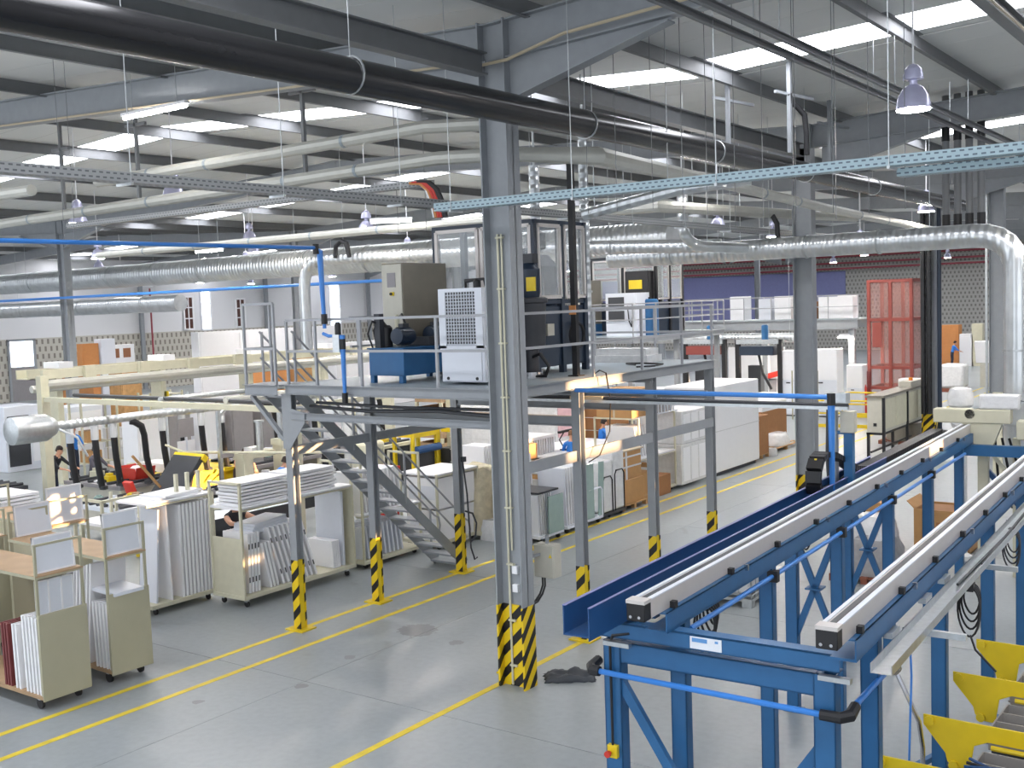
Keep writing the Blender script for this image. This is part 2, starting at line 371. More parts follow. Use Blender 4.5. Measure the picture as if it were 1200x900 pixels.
# ---- columns
def column(x, y, h, label, hazard=False, s=1.0, matn='steel'):
    t = thing('steel_column', label, 'column', (x, y, 0))
    dx, dy = .225*s, .145*s
    c = MB().box(-dx, -dx+.022, -dy, dy, 0, h).box(dx-.022, dx, -dy, dy, 0, h).box(-dx, dx, -.008, .008, 0, h); c.build('column_shaft', matn, t)
    if not hazard: MB().box(-dx-.06, dx+.06, -dy-.05, dy+.05, 0, .03).build('base_plate', matn, t)
    if hazard:
        e = .004
        MB().box(-dx-e, -dx+.022+e, -dy-e, dy+e, 0, 1.17).box(dx-.022-e, dx+e, -dy-e, dy+e, 0, 1.17).box(-dx, dx, -.008-e-.02, .008+e, 0, 1.17).build('hazard_band', 'hazard', t)
    return t
c1 = column(-8.9, 12.2, 9.2, 'big grey steel column with hazard stripes at its foot, nearest in the aisle', True)
cp = MB(); cp.tube([(-.055,-.045,.02),(-.055,-.045,6.35)], .017, 8); cp.build('white_conduit', 'cream', c1)
MB().tube([(.005,-.04,1.95),(.005,-.04,6.35)], .014, 8).build('white_conduit', 'cream', c1)
for z in (.3,.95,1.75,2.55,3.35,4.1,4.85,5.6,6.3):
    MB().box(-.085,.035,-.066,-.012,z-.012,z+.012).build('pipe_clip', 'cream', c1)
for z in (1.42, 1.68): MB().box(.01,.1,-.075,-.008,z-.055,z+.055).build('wall_socket', 'white', c1, bevel=.006)
c2 = column(-9.25, 24.4, 9.2, 'grey steel column in the aisle behind the blue rail, second from the camera', True)
c3 = column(-10.1, 38.0, 9.2, 'dark steel column with black downpipes and hazard stripes behind the grey switch cabinet', True, 1, 'steel')
for px in (-.13, .06): MB().tube([(px,-.26,1.2),(px,-.26,9.1)], .085, 10).build('downpipe', 'blackpipe', c3)
MB().tube([(.34,-.05,.1),(.34,-.05,9.0)], .07, 10).build('downpipe', 'navy', c3)
c4 = column(-7.75, 37.0, 9.2, 'grey steel column at the right edge beside the upright spiral duct')
MB().box(-.32,-.25,-.2,-.14,0,8.4).build('perforated_rail', 'galv', c4)
for x, y, l in ((-39,24.5,'grey column at the far left behind the cream production frame'), (-39,36.6,'grey column behind the platform stair rail'), (-39,48.9,'far grey column behind the machine enclosure on the platform'),
                (-39,73.3,'far grey column seen above the second platform'), (-39,91.5,'farthest grey column before the blue cladding'), (-69,49.2,'wall column beside the red riser pipe on the left wall'),
                (-69,61.2,'wall column right of the red-brown window on the left wall'), (-69,73.4,'wall column behind the blue air drop on the left wall')):
    column(x, y, 9.2, l)
t = thing('riser_pipe', 'thin red vertical pipe on the left wall beside a wall column', 'pipe', (-68.7, 49.9, 0)); MB().tube([(0,0,0),(0,0,7.4)], .07, 6).build('pipe_run', 'redpipe', t); MB().box(-.15,.15,-.25,.25,1.9,2.2).build('valve', 'redpipe', t)
# strut along the valley that meets the near column, seen top left
st = MB().ibeam((-9.0, -.5, 8.62), (-9.0, 12.0, 8.62), .3, .2).build('eaves_strut', 'steel_d', ceil)
MB().ibeam((-9.05, 12.4, 8.62), (-9.25, 24.2, 8.62), .3, .2).build('eaves_strut', 'steel_d', ceil)

# ================================================================= OVERHEAD SERVICES
t = thing('rainwater_pipe', 'thick black rainwater pipe hung diagonally across the top of the hall', 'pipe', (-7.95, 0, 7.78))
MB().tube([(0,.5,-.05),(0,8,.0),(0,14,.03),(-.05,24,0),(-.15,34,0)], .185, 16).build('pipe_run', 'blackpipe', t)
for y in (8.35, 12.9, 17.0, 21.2, 25.5):
    ox = -max(0,y-14)*.006; c = MB().ring((ox,y,.012 if y < 20 else 0), .192, .012, 18, 5, 'y').build('pipe_clip', 'galv', t)
    MB().tube([(ox,y,.2),(ox,y,1.66)], .006, 5).build('hanger_rod', 'galv', c)
def tray(name, label, p, q, mt, h=.09, w=.2, hang=None, step=2.0):
    p, q = Vector(p), Vector(q); L = (q-p).length; a = math.atan2(q.y-p.y, q.x-p.x)
    t = thing(name, label, 'cable tray', p, a)
    MB().box(0,L,-w/2,-w/2+.004,0,h).build('side_web', mt, t); MB().box(0,L,w/2-.004,w/2,0,h).build('side_web', mt, t); MB().box(0,L,-w/2,w/2,-.004,0).build('tray_base', mt, t)
    c = MB()
    for k, r in ((-.05,.018),(0,.022),(.05,.016)): c.tube([(0.02,k,r),(L-.02,k,r)], r, 6)
    c.build('cables', 'dark', t)
    if hang:
        n = int(L/step)
        for i in range(n+1):
            x = min(L-.05, .3+i*step)
            MB().tube([(x,-w/2-.01,-.02),(x,-w/2-.01,hang-p.z)], .006, 5).build('hanger_rod', 'galv', t)
            MB().bar((x,-w/2-.03,-.02),(x,w/2+.03,-.02), .03).build('bracket', 'galv', t)
    return t
tray('cable_tray', 'pale blue perforated cable tray crossing in front of the near column', (-9.4,11.45,6.66), (1.0,11.45,6.6), 'tray', .1, .2, 9.45, 1.9)
tray('cable_tray', 'lower perforated cable tray beneath the pale blue tray at the right', (-3.4,11.7,6.57), (1.0,11.7,6.54), 'tray', .08, .2)
tray('cable_tray', 'grey perforated cable tray running from the upper left towards the near column', (-9.95,4.6,6.79), (-9.95,31,6.85), 'tray_grey', .1, .2, 9.4, 2.1)
tray('cable_tray', 'grey cable tray under the second white trunking, feeding the red hose', (-20,12.75,7.2), (-10.6,12.75,7.22), 'tray_grey', .09, .18)
t = thing('cable_drop', 'curved drop of orange and black cables between two cable trays left of the near column', 'cables', (-10.55,12.6,6.95))
for k, (dx, mn) in enumerate(((-.08,'orangebox'),(-.03,'red'),(.02,'red'),(.07,'black'),(.11,'black'))):
    MB().tube([(-.25+dx,0,.3),(-.05+dx,0,.28),(.1+dx,0,.16),(.2+dx,0,-.05),(.24+dx,0,-.25)], .028, 7).build('cable', mn, t)
MB().tube([(-.36,0,.33),(-.15,0,.3),(-.01,0,.17),(.08,0,-.05),(.12,0,-.25)], .022, 6).build('guide_strip', 'galv', t)
def trunk(name, label, pts, r, mt, cat='trunking', flat=1.0, joints=0):
    t = thing(name, label, cat, pts[0]); P = [Vector(p) for p in pts]
    MB().tube(P, r, 10).build('duct_run', mt, t, world=True)
    for a, b in zip(P[:-1], P[1:]):
        L = (b-a).length; n = int(L//2.4)
        for k in range(1, n+1):
            c = a+(b-a)*(k/(n+1)); e = (b-a).normalized()*.03
            MB().tube([c-e, c+e], r*1.07, 10).build('joint_sleeve', 'trayg', t, world=True)
    return t
trunk('lighting_trunking', 'upper white sheet-metal trunking hung across the left roof bay', [(-19,12.75,8.02),(-14,12.72,8.03),(-10.6,12.7,8.06),(-9.3,13.2,8.02),(-8.4,14.5,7.9)], .1, 'tubew')
trunk('lighting_trunking', 'middle white sheet-metal trunking below the bright skylight strips', [(-26,13.1,7.5),(-15.3,12.7,7.52),(-10.3,12.6,7.56),(-9.35,13.1,7.56),(-8.35,13.9,7.5),(-8.5,18.5,7.42),(-8.55,24.0,7.25),(-8.7,33,7.1)], .1, 'tubew')
trunk('lighting_trunking', 'left white trunking end above the blue air pipe', [(-24.5,10.6,7.68),(-17.7,10.6,7.62)], .1, 'tubew')
trunk('lighting_trunking', 'low white trunking behind the platform enclosure roof', [(-30,20,7.3),(-16,20,7.3),(-11,20.6,7.32),(-8.9,27,7.2)], .1, 'tubew')
# conduit pairs on the right
for dx, l in ((0, 'grey steel service rail crossing the top right skylight'), (-.32, 'second grey steel service rail beside the first at the top right')):
    t = thing('service_rail', l, 'rail', (-5.0+dx, 6, 8.4)); MB().channel((0,0,0),(0,34,0),.09,.06,.008).build('rail_run', 'steel_d', t)
    for y in (2,6.5,11,15.5,20,24.5,29): MB().tube([(0,y,.03),(0,y,.8)], .008, 5).build('hanger_rod', 'galv', t)
t = thing('service_rail', 'dark steel beam with a conduit running to the upper right rafter', 'rail', (-3.2, 4, 8.95)); MB().ibeam((0,0,0),(0,20,0),.22,.16).build('beam_run', 'steel_d', t); MB().tube([(.12,0,-.1),(.12,20,-.1)], .02, 6).build('conduit', 'tan', t)
t = thing('tan_conduit', 'tan conduit clipped along the right rafter of the near column', 'conduit', (-8.6,12.05,8.6)); MB().tube([(-.45,-.02,.02),(.0,-.02,.03),(.9,-.02,.22),(5.5,-.02,.5),(9,-.02,.66)], .022, 6).build('conduit_run', 'tan', t)
t = thing('tan_conduit', 'tan conduit clipped along the left rafter of the near column', 'conduit', (-9.6,12.05,8.68)); MB().tube([(0,0,.02),(-5,0,.27),(-12,0,.62)], .02, 6).build('conduit_run', 'tan', t)
# spiral ducts
def duct(label, pts, r, mt, n=16, flange=3.0):
    P = [Vector(p) for p in pts]; t = thing('spiral_duct', label, 'air duct', P[0])
    MB().tube(P, r, n).build('duct_run', mt, t, world=True)
    for a, b in zip(P[:-1], P[1:]):
        L = (b-a).length
        if L > 1.2 and abs(b.z-a.z) < .4:
            for q in (.12,.88):
                c = a+(b-a)*q; MB().tube([(c.x,c.y,c.z+r),(c.x,c.y,zroof(c.x)+.01)], .008, 5).build('hanger_rod','galv',t,world=True)
        elif b.z > 7.5 or a.z > 7.5:
            c = a if a.z > b.z else b; MB().tube([(c.x,c.y,c.z-.05),(c.x,c.y,zroof(c.x)+.01)], .02, 6).build('hanger_rod','galv',t,world=True)
        if L < flange: continue
        k = int(L//flange)
        for i in range(1, k+1):
            c = a+(b-a)*(i/(k+1)); e = (b-a).normalized()*.02
            MB().tube([c-e, c+e], r+.022, n).build('flange', 'galv', t, world=True)
    return t
def elbow(p0, c, p1, n=6):      # quarter bend between two points around corner c
    p0, c, p1 = Vector(p0), Vector(c), Vector(p1); out = []
    for i in range(n+1):
        s = i/n; out.append((p0*(1-s)+c*s)*(1-s)+(c*(1-s)+p1*s)*s)
    return out
duct('huge spiral duct along the far left behind the grey column', [(-47,26.4,7.0),(-30,26.3,7.0),(-13.5,26.2,7.0)], .44, 'duct_x', 20)
duct('short lower spiral duct at the far left with a round end', [(-62,34.6,5.95),(-45.2,34.6,5.98)], .42, 'duct_x', 18)
duct('spiral duct with an elbow dropping behind the platform rail at the left', [(-22.6,21.5,4.3),(-22.6,21.5,6.0)]+elbow((-22.6,21.5,6.0),(-22.6,21.5,6.75),(-21.8,21.5,6.78))+[(-16,22.2,6.75),(-10.8,23.3,6.55)], .16, 'duct_x', 14)
duct('spiral duct crossing the second column with an elbow down at the right edge', [(-14,23.75,6.42),(-10.5,23.7,6.42),(-5.6,23.3,6.42)]+elbow((-5.3,23.25,6.42),(-4.5,23.2,6.42),(-4.5,23.2,5.6))+[(-4.5,23.2,1.2)], .24, 'duct_x', 18, 2.0)
duct('upright spiral duct dropping to the machine enclosure behind the near column', [(-10.58,17.05,8.3),(-10.58,17.05,4.19)], .085, 'duct_z', 12, 1.4)
duct('short upright spiral duct with an elbow joining the crossing duct', [(-10.9,21.6,7.9)]+elbow((-10.9,21.6,6.95),(-10.9,21.6,6.6),(-10.7,22.1,6.5))+[(-10.2,23.3,6.45)], .12, 'duct_z', 12)
duct('upright spiral duct behind the upper white trunking near the column', [(-11.9,17.4,8.0),(-11.9,17.4,6.6)], .1, 'duct_z', 12)
duct('flat insulated duct above the pale blue tray right of the near column', [(-9.2,14.8,6.75),(-7.6,15.0,7.02),(-6.6,15.3,7.1)], .09, 'duct_x', 10)
# air pipes
def airpipe(label, pts, r=.035, mt='bpipe', fit=()):
    P = [Vector(p) for p in pts]; t = thing('air_pipe', label, 'pipe', P[0]); MB().tube(P, r, 10).build('pipe_run', mt, t, world=True)
    for f in fit: MB().lathe(Vector(f), [(.0,-.08),(r*1.7,-.08),(r*1.7,.08),(0,.08)], 10).build('pipe_fitting', 'black', t, world=True)
    return t
airpipe('bright blue air pipe crossing the upper left and dropping to the platform rail', [(-12.65,4.5,6.35),(-12.65,12.3,6.38),(-12.63,12.38,6.33),(-12.62,12.4,5.1)], .03, fit=((-12.65,12.32,6.36),(-12.62,12.4,5.25)))
t = airpipe('short blue air drop with a regulator on the front of the platform', [(-12.62,12.36,5.02),(-12.5,12.36,4.98),(-12.2,12.36,4.98),(-12.2,12.36,3.95)], .028, fit=((-12.2,12.36,4.85),(-12.2,12.36,4.0)))
MB().box(-12.36,-12.22,12.3,12.42,4.72,5.0).build('regulator', 'galv', t, world=True); MB().lathe((-12.29,12.36,5.0),[(.05,0),(.05,.16),(.03,.2)],10).build('knob','black',t,world=True)
airpipe('long blue air pipe along the left wall ducts', [(-47,24.0,6.2),(-22,24.2,6.2)], .05)
airpipe('blue air pipe from the platform post to a drop beside the second column', [(-9.1,14.25,4.02),(-5.12,14.25,4.0),(-5.06,14.25,3.95),(-5.06,14.25,2.72)], .034, fit=((-5.06,14.25,3.97),))
t = thing('cable_tray', 'thin grey cable run from the platform to the hose mast on the blue rail', 'cable tray', (-13.4,14.75,3.78))
MB().box(0,8.4,-.04,.04,0,.045).build('tray_base', 'galv', t); MB().tube([(0,0,.06),(4,.01,.075),(8.4,0,.06)], .028, 6).build('cables', 'dark', t); MB().box(3.9,4.5,-.05,.05,.05,.1).build('junction_block', 'tan', t)
# high bay lamps and battens
lamp0 = None
def lamp(x, y, z, label, s=1.0):
    global lamp0
    if lamp0 is None:
        t = thing('high_bay_lamp', label, 'lamp', (x,y,z), 0, 'high bay lamps hung from the roof')
        MB().lathe((0,0,0),[(.225,0),(.22,.05),(.19,.17),(.13,.27),(.07,.31)],20).build('reflector','lampshade',t)
        MB().lathe((0,0,-.004),[(.0,0),(.205,0),(.205,-.012),(.0,-.012)],20).build('light_disc','lampemit',t)
        MB().lathe((0,0,.31),[(.05,0),(.05,.06),(.13,.07),(.13,.1),(.11,.2),(.05,.26),(.02,.27)],16).build('gear_housing','lampshade',t)
        lamp0 = t
    else: t = dup(lamp0,(x,y,z),0,label)
    t.scale = (s,s,s); MB().tube([(0,0,.56),(0,0,(zroof(x)-.01-z)/s)],.012/s,6).build('suspension_rod','white',t); return t
lamp(-3.92,14.1,7.62,'largest bright high bay lamp, at the upper right',.95)
for x, y, z, l in ((-28,24.3,7.75,'glowing high bay lamp above the blue air pipe at the left'), (-19.5,14.9,7.9,'bluish high bay lamp between the two left trunkings'), (-24.6,15.9,7.75,'bluish high bay lamp left of the upper trunking'),
   (-19.3,20.6,7.3,'high bay lamp beside the curved black hose left of the near column'), (-31.5,27.5,7.6,'high bay lamp right of the left column, just under the blue pipe'), (-40.5,27.0,7.4,'high bay lamp low beside the left column, over the long duct'),
   (-8.3,31.0,7.5,'flat bright high bay lamp above the right spiral duct'), (-3.0,22.9,7.3,'bright high bay lamp at the right picture edge')): lamp(x,y,z,l)
k = 0
for x, y in ((-15,36.6),(-15,46),(-22,52),(-22,44),(-14,58),(-14,50),(-20,62),(-28,60),(-26,74),(-19,76),(-13,70),(-34,50),(-44,40),(-52,36),(-48,48),(-58,46),(-30,38),(-36,31),(-20,27),(-27,31),(-33,22),(-24,39),(-14,30),(-50,56),(-60,52),(-40,62)):  # last ones added to bring more light to the far and left bays
    lamp(x,y,7.4,'small distant high bay lamp')['group'] = 'distant high bay lamps'
for x, y, z, l in ((-20.5,33.0,4.0,'round lamp glowing under the second platform'), (-18.6,48.2,3.35,'round lamp under the far walkway left of the second column'), (-16.6,48.6,3.35,'round lamp under the far walkway right of the second column')):
    t = thing('bulkhead_lamp', l, 'lamp', (x,y,z)); MB().lathe((0,0,0),[(.3,0),(.34,.05),(.2,.14)],16).build('housing','white',t); MB().lathe((0,0,-.02),[(0,0),(.29,0),(.29,.015),(0,.015)],16).build('light_disc','lampemit',t)
def batten(x, y, z, L, rz, label):
    t = thing('fluorescent_batten', label, 'lamp', (x,y,z), rz)
    MB().box(-L/2,L/2,-.05,.05,.03,.08).build('batten_body','white',t); MB().tube([(-L/2+.03,0,0),(L/2-.03,0,0)],.035,8).build('light_tube','tubeemit',t)
    for u in (-L*.35, L*.35): MB().tube([(u,0,.08),(u,0,.9)],.006,5).build('hanger_rod','galv',t)
batten(-15.9,11.85,8.86,1.75,.0,'bright fluorescent batten under the left rafter'); batten(-25.5,20.6,7.2,1.2,.0,'fluorescent batten below the blue air pipe at the left'); batten(-17.2,19.2,7.4,1.0,.6,'fluorescent batten beside the high bay lamp left of the near column')
batten(-10.4,21.5,7.75,1.25,.0,'fluorescent batten below the pale blue cable tray right of the near column')
# hangers and vertical services
for i, (x, y) in enumerate(((-6.5,12.9),(-6.3,13.2),(-6.0,13.4),(-5.7,13.6),(-5.4,13.9),(-5.1,13.2),(-4.7,13.5),(-4.35,12.4),(-4.1,12.9),(-3.6,12.6),(-16.5,10.4),(-16.2,10.4),(-18.9,9.0),(-11.6,13.8),(-12.3,13.9),(-8.0,13.0),(-7.6,13.1),(-7.1,13.2))):
    m = MB().tube([(x,y,6.3 if i < 10 else 6.6),(x,y,zroof(x)+.01)], .005, 5).build('suspension_wire','steel_d'); tag(m,'thin suspension wire dropping from the roof','wire','suspension wires below the roof')
t = thing('downpipe_bundle', 'four grey rainwater downpipes with black sleeves at the upper right', 'pipe', (-6.25,24.9,0))
for k in range(4):
    MB().tube([(k*.24,0,6.95),(k*.24,0,9.54)],.075,10).build('downpipe','steel_d',t); MB().tube([(k*.24,0,8.55),(k*.24,0,9.2)],.085,10).build('pipe_sleeve','black',t); MB().tube([(k*.24,0,6.7),(k*.24,0,6.98)],.085,10).build('pipe_sleeve','black',t)
for x, y, l in ((-21.5,13.6,'first black drop rod with a cross bar under the left rafter'),(-17.9,12.9,'second black drop rod with a cross bar under the left rafter'),(-13.4,12.9,'third black drop rod with a cross bar under the left rafter')):
    t = thing('drop_rod', l, 'support', (x,y,0)); MB().bar((0,0,7.6),(0,0,zroof(x)),.06).build('rod','steel_d',t); MB().bar((-.3,0,9.0),(.3,0,9.0),.06).build('cross_bar','steel_d',t)
for x, y, l in ((-8.45,18.63,'hanging steel bracket left of the top skylight'),(-7.40,18.91,'hanging steel bracket with a black hose under the top skylight'),(-8.11,22.95,'hanging steel bracket near the right rafter haunch')):
    t = thing('hanging_bracket', l, 'support', (x,y,0)); MB().bar((0,0,7.9),(0,0,zroof(x)),.07).build('rod','steel',t); MB().bar((-.1,-.4,8.93),(.1,.9,8.93),.05).build('cross_bar','steel',t)
t = thing('black_hose', 'black hose bent down from the roof bracket at the upper right', 'hose', (-7.35,19.01,8.6)); MB().tube([(-.05,-.1,.33),(-.03,-.05,.2),(.05,0,.1),(.15,.1,-.05),(.18,.1,-.4),(.18,.1,-.75)],.05,8).build('hose_run','black',t)
t = thing('black_hose', 'black arched hose above the left spiral duct', 'hose', (-21.0,21.4,6.9)); MB().tube([(-.25,0,-.12),(-.2,0,.2),(0,0,.33),(.2,0,.25),(.28,0,-.12)],.06,8).build('hose_run','black',t)
t = thing('black_hose', 'black bent cable drop above the right spiral duct', 'hose', (-9.75,24.0,7.1)); MB().tube([(-.3,0,.2),(-.1,0,.12),(.02,0,-.1),(.04,0,-.5)],.06,8).build('hose_run','black',t)
# ================================================================= MEZZANINE PLATFORM
DK = 4.18
pl = thing('mezzanine_platform', 'grey steel mezzanine platform on striped posts behind the near column', 'platform', (-11.4,15.9,0))
def P_(name, mb, mt, **k): return mb.build(name, mt, pl, world=True, **k)
P_('deck', MB().box(-13.66,-9.14,12.46,19.3,DK-.02,DK), 'trayg')
for x in (-13.62, -9.16): P_('edge_beam', MB().channel((x,12.45,DK-.08),(x,19.3,DK-.08),.16,.07,.01,flip=(1 if x > -10 else -1)), 'steel')
for y in (12.46, 19.28): P_('edge_beam', MB().channel((-13.66,y,DK-.08),(-9.14,y,DK-.08),.16,.07,.01,flip=(1 if y < 15 else -1)), 'steel')
for y in (14.5,16.9): P_('cross_beam', MB().ibeam((-13.6,y,DK-.14),(-9.2,y,DK-.14),.22,.12), 'steel')
for x in (-12.2,-10.7): P_('joist', MB().ibeam((x,12.5,DK-.1),(x,19.2,DK-.1),.14,.08), 'steel')
LP = [(-13.7,12.57),(-13.7,14.5),(-13.72,17.0),(-13.7,19.25)]; RP = [(-9.27,12.62),(-9.2,14.46),(-9.24,16.93),(-9.3,19.4)]
post0 = None
for x, y in LP+RP:
    s = .075; top = DK-.16
    p = P_('post', MB().box(x-s,x+s,y-s,y-s+.014,.02,top).box(x-s,x+s,y+s-.014,y+s,.02,top).box(x-.007,x+.007,y-s+.014,y+s-.014,.02,top), 'steel')
    e = .003
    h = MB().box(-s-e,s+e,-s-e,-s+.014+e,.02,1.2).box(-s-e,s+e,s-.014-e,s+e,.02,1.2).build('hazard_band','hazard',p); q_ = MB().box(-.04,.06,-s+.02,s-.02,.02,1.2).build('yellow_band','yellow',p); q_.location = (x-pl.location.x,y-pl.location.y,0); h.location = (x-pl.location.x,y-pl.location.y,0)
    MB().box(x-.2,x+.2,y-.17,y+.17,0,.025).build('base_plate','yellow',p,world=True)
P_('front_beam', MB().channel((-13.55,12.5,3.655),(-9.3,12.5,3.655),.12,.06,.01), 'steel')
P_('gusset_plate', MB().prism([(-13.78,3.1),(-13.62,3.1),(-13.25,3.55),(-13.25,3.72),(-13.55,3.78),(-13.55,4.02),(-13.78,4.02)],'y',12.46,12.475), 'steel')
for x, a, b in ((-9.2,12.62,14.4),(-9.2,14.52,16.87),(-9.22,17.0,19.35)): P_('side_rail_beam', MB().box(x-.02,x+.02,a,b,2.88,3.05), 'steel')
for x, a, b in ((-13.7,12.62,14.43),(-13.7,14.57,16.93),(-13.7,17.07,19.2)): P_('side_rail_beam', MB().box(x-.02,x+.02,a,b,2.98,3.14), 'steel')
for y in (14.5,16.95,19.3): P_('lower_cross_beam', MB().ibeam((-13.6,y,3.5),(-9.3,y,3.5),.16,.1), 'steel')
# cable run under the deck
P_('under_deck_cables', MB().tube([(-13.4,12.75,3.8),(-12,12.7,3.76),(-10.6,12.72,3.8),(-9.4,12.7,3.75)],.03,6).tube([(-13.3,12.8,3.86),(-11.5,12.85,3.82),(-9.4,12.8,3.84)],.025,6), 'dark')
# handrails
def rail_run(pts, posts, parent, z0=DK, h=1.06, mid=.55, mt='rail', wld=True, r=.022):
    for a, b in zip(pts[:-1], pts[1:]):
        for z in (h, mid):
            MB().bar((a[0],a[1],z0+z),(b[0],b[1],z0+z),.045,.04).build('handrail' if z == h else 'mid_rail',mt,parent,world=wld)
    for x, y in posts: MB().bar((x,y,z0-.02),(x,y,z0+h),.04).build('stanchion',mt,parent,world=wld)
rail_run([(-13.62,12.5),(-9.16,12.5)], [(-13.62,12.5),(-12.95,12.5),(-11.95,12.5),(-10.4,12.5),(-9.2,12.5)], pl)
rail_run([(-9.16,12.5),(-9.16,19.3)], [(-9.16,14.9),(-9.16,16.5),(-9.16,19.25),(-9.16,18.0)], pl)
rail_run([(-9.16,19.28),(-13.62,19.28),(-13.62,14.0)], [(-10.4,19.28),(-11.8,19.28),(-13.62,19.28),(-13.62,17.4),(-13.62,15.8),(-13.62,14.2)], pl)
# landing and stair
sc = thing('steel_staircase', 'grey open-tread steel staircase descending from the left end of the platform', 'staircase', (-14.2,15,0))
def Q_(name, mb, mt, **k): return mb.build(name, mt, sc, world=True, **k)
Q_('landing', MB().box(-14.55,-13.72,12.36,13.0,DK-.03,DK), 'rail'); Q_('landing_beam', MB().channel((-14.55,12.36,DK-.09),(-13.75,12.36,DK-.09),.18,.06,.01), 'steel')
Q_('bracket', MB().bar((-14.45,12.42,DK-.2),(-13.78,12.5,3.25),.09,.06), 'steel')
S0, S1 = (12.95, 4.05), (17.42, 0.0)
for x in (-14.72, -13.95): Q_('stringer', MB().bar((x,S0[0],S0[1]-.02),(x,S1[0],S1[1]+.06),.025,.2), 'steel')
n = 18
for i in range(n):
    s = (i+.6)/n; y = S0[0]+(S1[0]-S0[0])*s; z = S0[1]+(S1[1]-S0[1])*s
    Q_('tread', MB().box(-14.71,-13.96,y-.12,y+.12,z-.02,z+.015), 'steel')
for x in (-14.74,-13.93):
    for h in (1.0,.55): Q_('stair_handrail', MB().tube([(x,S0[0]-.05,S0[1]+h),(x,S1[0],S1[1]+h)],.02,8), 'rail' if h > .8 else 'rail')
    for s in (.0,.3,.6,.97):
        y = S0[0]+(S1[0]-S0[0])*s; z = S0[1]+(S1[1]-S0[1])*s; Q_('stanchion', MB().bar((x,y,z),(x,y,z+1.0),.035), 'rail')
    Q_('rail_end_loop', MB().tube([(x,S1[0],1.0),(x,S1[0]+.13,.93),(x,S1[0]+.17,.75),(x,S1[0]+.12,.58),(x,S1[0],.55)],.02,8), 'rail')
rail_run([(-13.78,12.37),(-14.52,12.37),(-14.52,12.95)], [(-14.52,12.37),(-13.78,12.37),(-14.52,12.95)], sc, DK, 1.35, .6)
# ---- electrical box on the near column
t = thing('electrical_box', 'light grey electrical box on a post beside the near column foot', 'electrical box', (-8.7,12.75,1.71))
MB().box(-.17,.17,-.1,.1,-.24,.24).build('box_body','beige',t,bevel=.01); MB().box(-.16,.16,-.112,-.1,-.23,.23).build('box_door','beige',t,bevel=.004)
MB().add([(.09,-.114,.06),(.15,-.114,.06),(.12,-.114,.12)],[(0,1,2)]).build('warning_label','yellow',t); MB().box(-.02,.02,-.02,.02,.24,.36).build('bracket','steel',t); MB().bar((-.05,.02,.1),(-.1,-.41,.1),.04).build('bracket','steel',t)
for dx in (-.07,-.03): MB().tube([(dx-.03,0,-.24),(dx-.03,0,-.38),(dx-.06,-.03,-.5),(dx-.1,-.1,-.6),(dx-.12,-.38,-.64)],.014,6).build('cable','black',t)
# ---- hydraulic power unit
t = thing('hydraulic_unit', 'blue hydraulic tank with motors on the front left of the platform', 'machine', (-12.3,13.0,DK))
MB().box(0,.75,.05,1.6,.12,.55).build('tank','blue',t,bevel=.012); MB().box(-.02,.77,.03,1.62,.55,.57).build('tank_lid','blue',t)
for x in (.04,.66):
    for y in (.1,1.5): MB().box(x-.03,x+.05,y-.04,y+.04,0,.12).build('tank_foot','blue',t)
for y, nm in ((.35,'motor'),(1.15,'motor')):
    m = MB(); m.lathe((.52,y,.75),[(.02,-.2),(.13,-.19),(.14,.1),(.12,.16),(.03,.17)],16,'y'); mo = m.build(nm,'navy',t)
    f = MB()
    for a in range(10): f.obox((.52+.145*math.cos(a*.63),y-.03,.75+.145*math.sin(a*.63)),(.008,.24,.03),0,-a*.63)
    f.build('cooling_fins','navy',mo); MB().box(.47,.57,y-.08,y+.06,.88,.95).build('terminal_box','dark',mo)
MB().lathe((.18,.3,.57),[(.1,0),(.1,.32),(.06,.36)],12).build('filter','black',t); MB().lathe((.12,.65,.57),[(.05,0),(.05,.5),(.03,.52)],10).build('accumulator','cream',t)
MB().tube([(.2,.3,.9),(.1,.25,1.05),(-.02,.22,.85),(.0,.25,.6)],.02,7).build('hose','black',t); MB().tube([(.2,.6,1.05),(.35,.5,1.1),(.52,.4,.92)],.018,7).build('hose','black',t); MB().tube([(.05,.1,.57),(.0,.05,.8),(.1,.05,1.0),(.2,.3,.92)],.015,7).build('hose','black',t)
MB().box(.1,.22,.1,.2,.57,1.12).build('valve_block','dark',t); MB().box(.3,.75,.7,1.0,.58,.72).build('manifold','dark',t)
# ---- control cabinet
t = thing('control_cabinet', 'tall beige control cabinet standing behind the blue hydraulic tank', 'cabinet', (-12.45,14.35,DK+.57))
t.location = (-12.5,13.66,DK+.57)
MB().box(0,.46,0,1.15,0,1.38).build('cabinet_body','taupe',t,bevel=.01); MB().box(.015,.445,-.02,0,.02,1.36).build('cabinet_door','beige',t,bevel=.006)
MB().box(.14,.32,-.03,-.02,.98,1.22).build('display','panelgrey',t); MB().box(.2,.28,-.045,-.02,.84,.9).build('switch','yellow',t); MB().lathe((.24,-.05,.87),[(.0,-.02),(.025,-.02),(.025,.02),(0,.02)],10,'y').build('switch_knob','black',t)
MB().add([(.16,-.024,.08),(.32,-.024,.08),(.24,-.024,.2)],[(0,1,2)]).build('warning_label','yellow',t); MB().box(.02,.12,-.03,-.02,.04,.13).build('blue_label','bluewall',t)
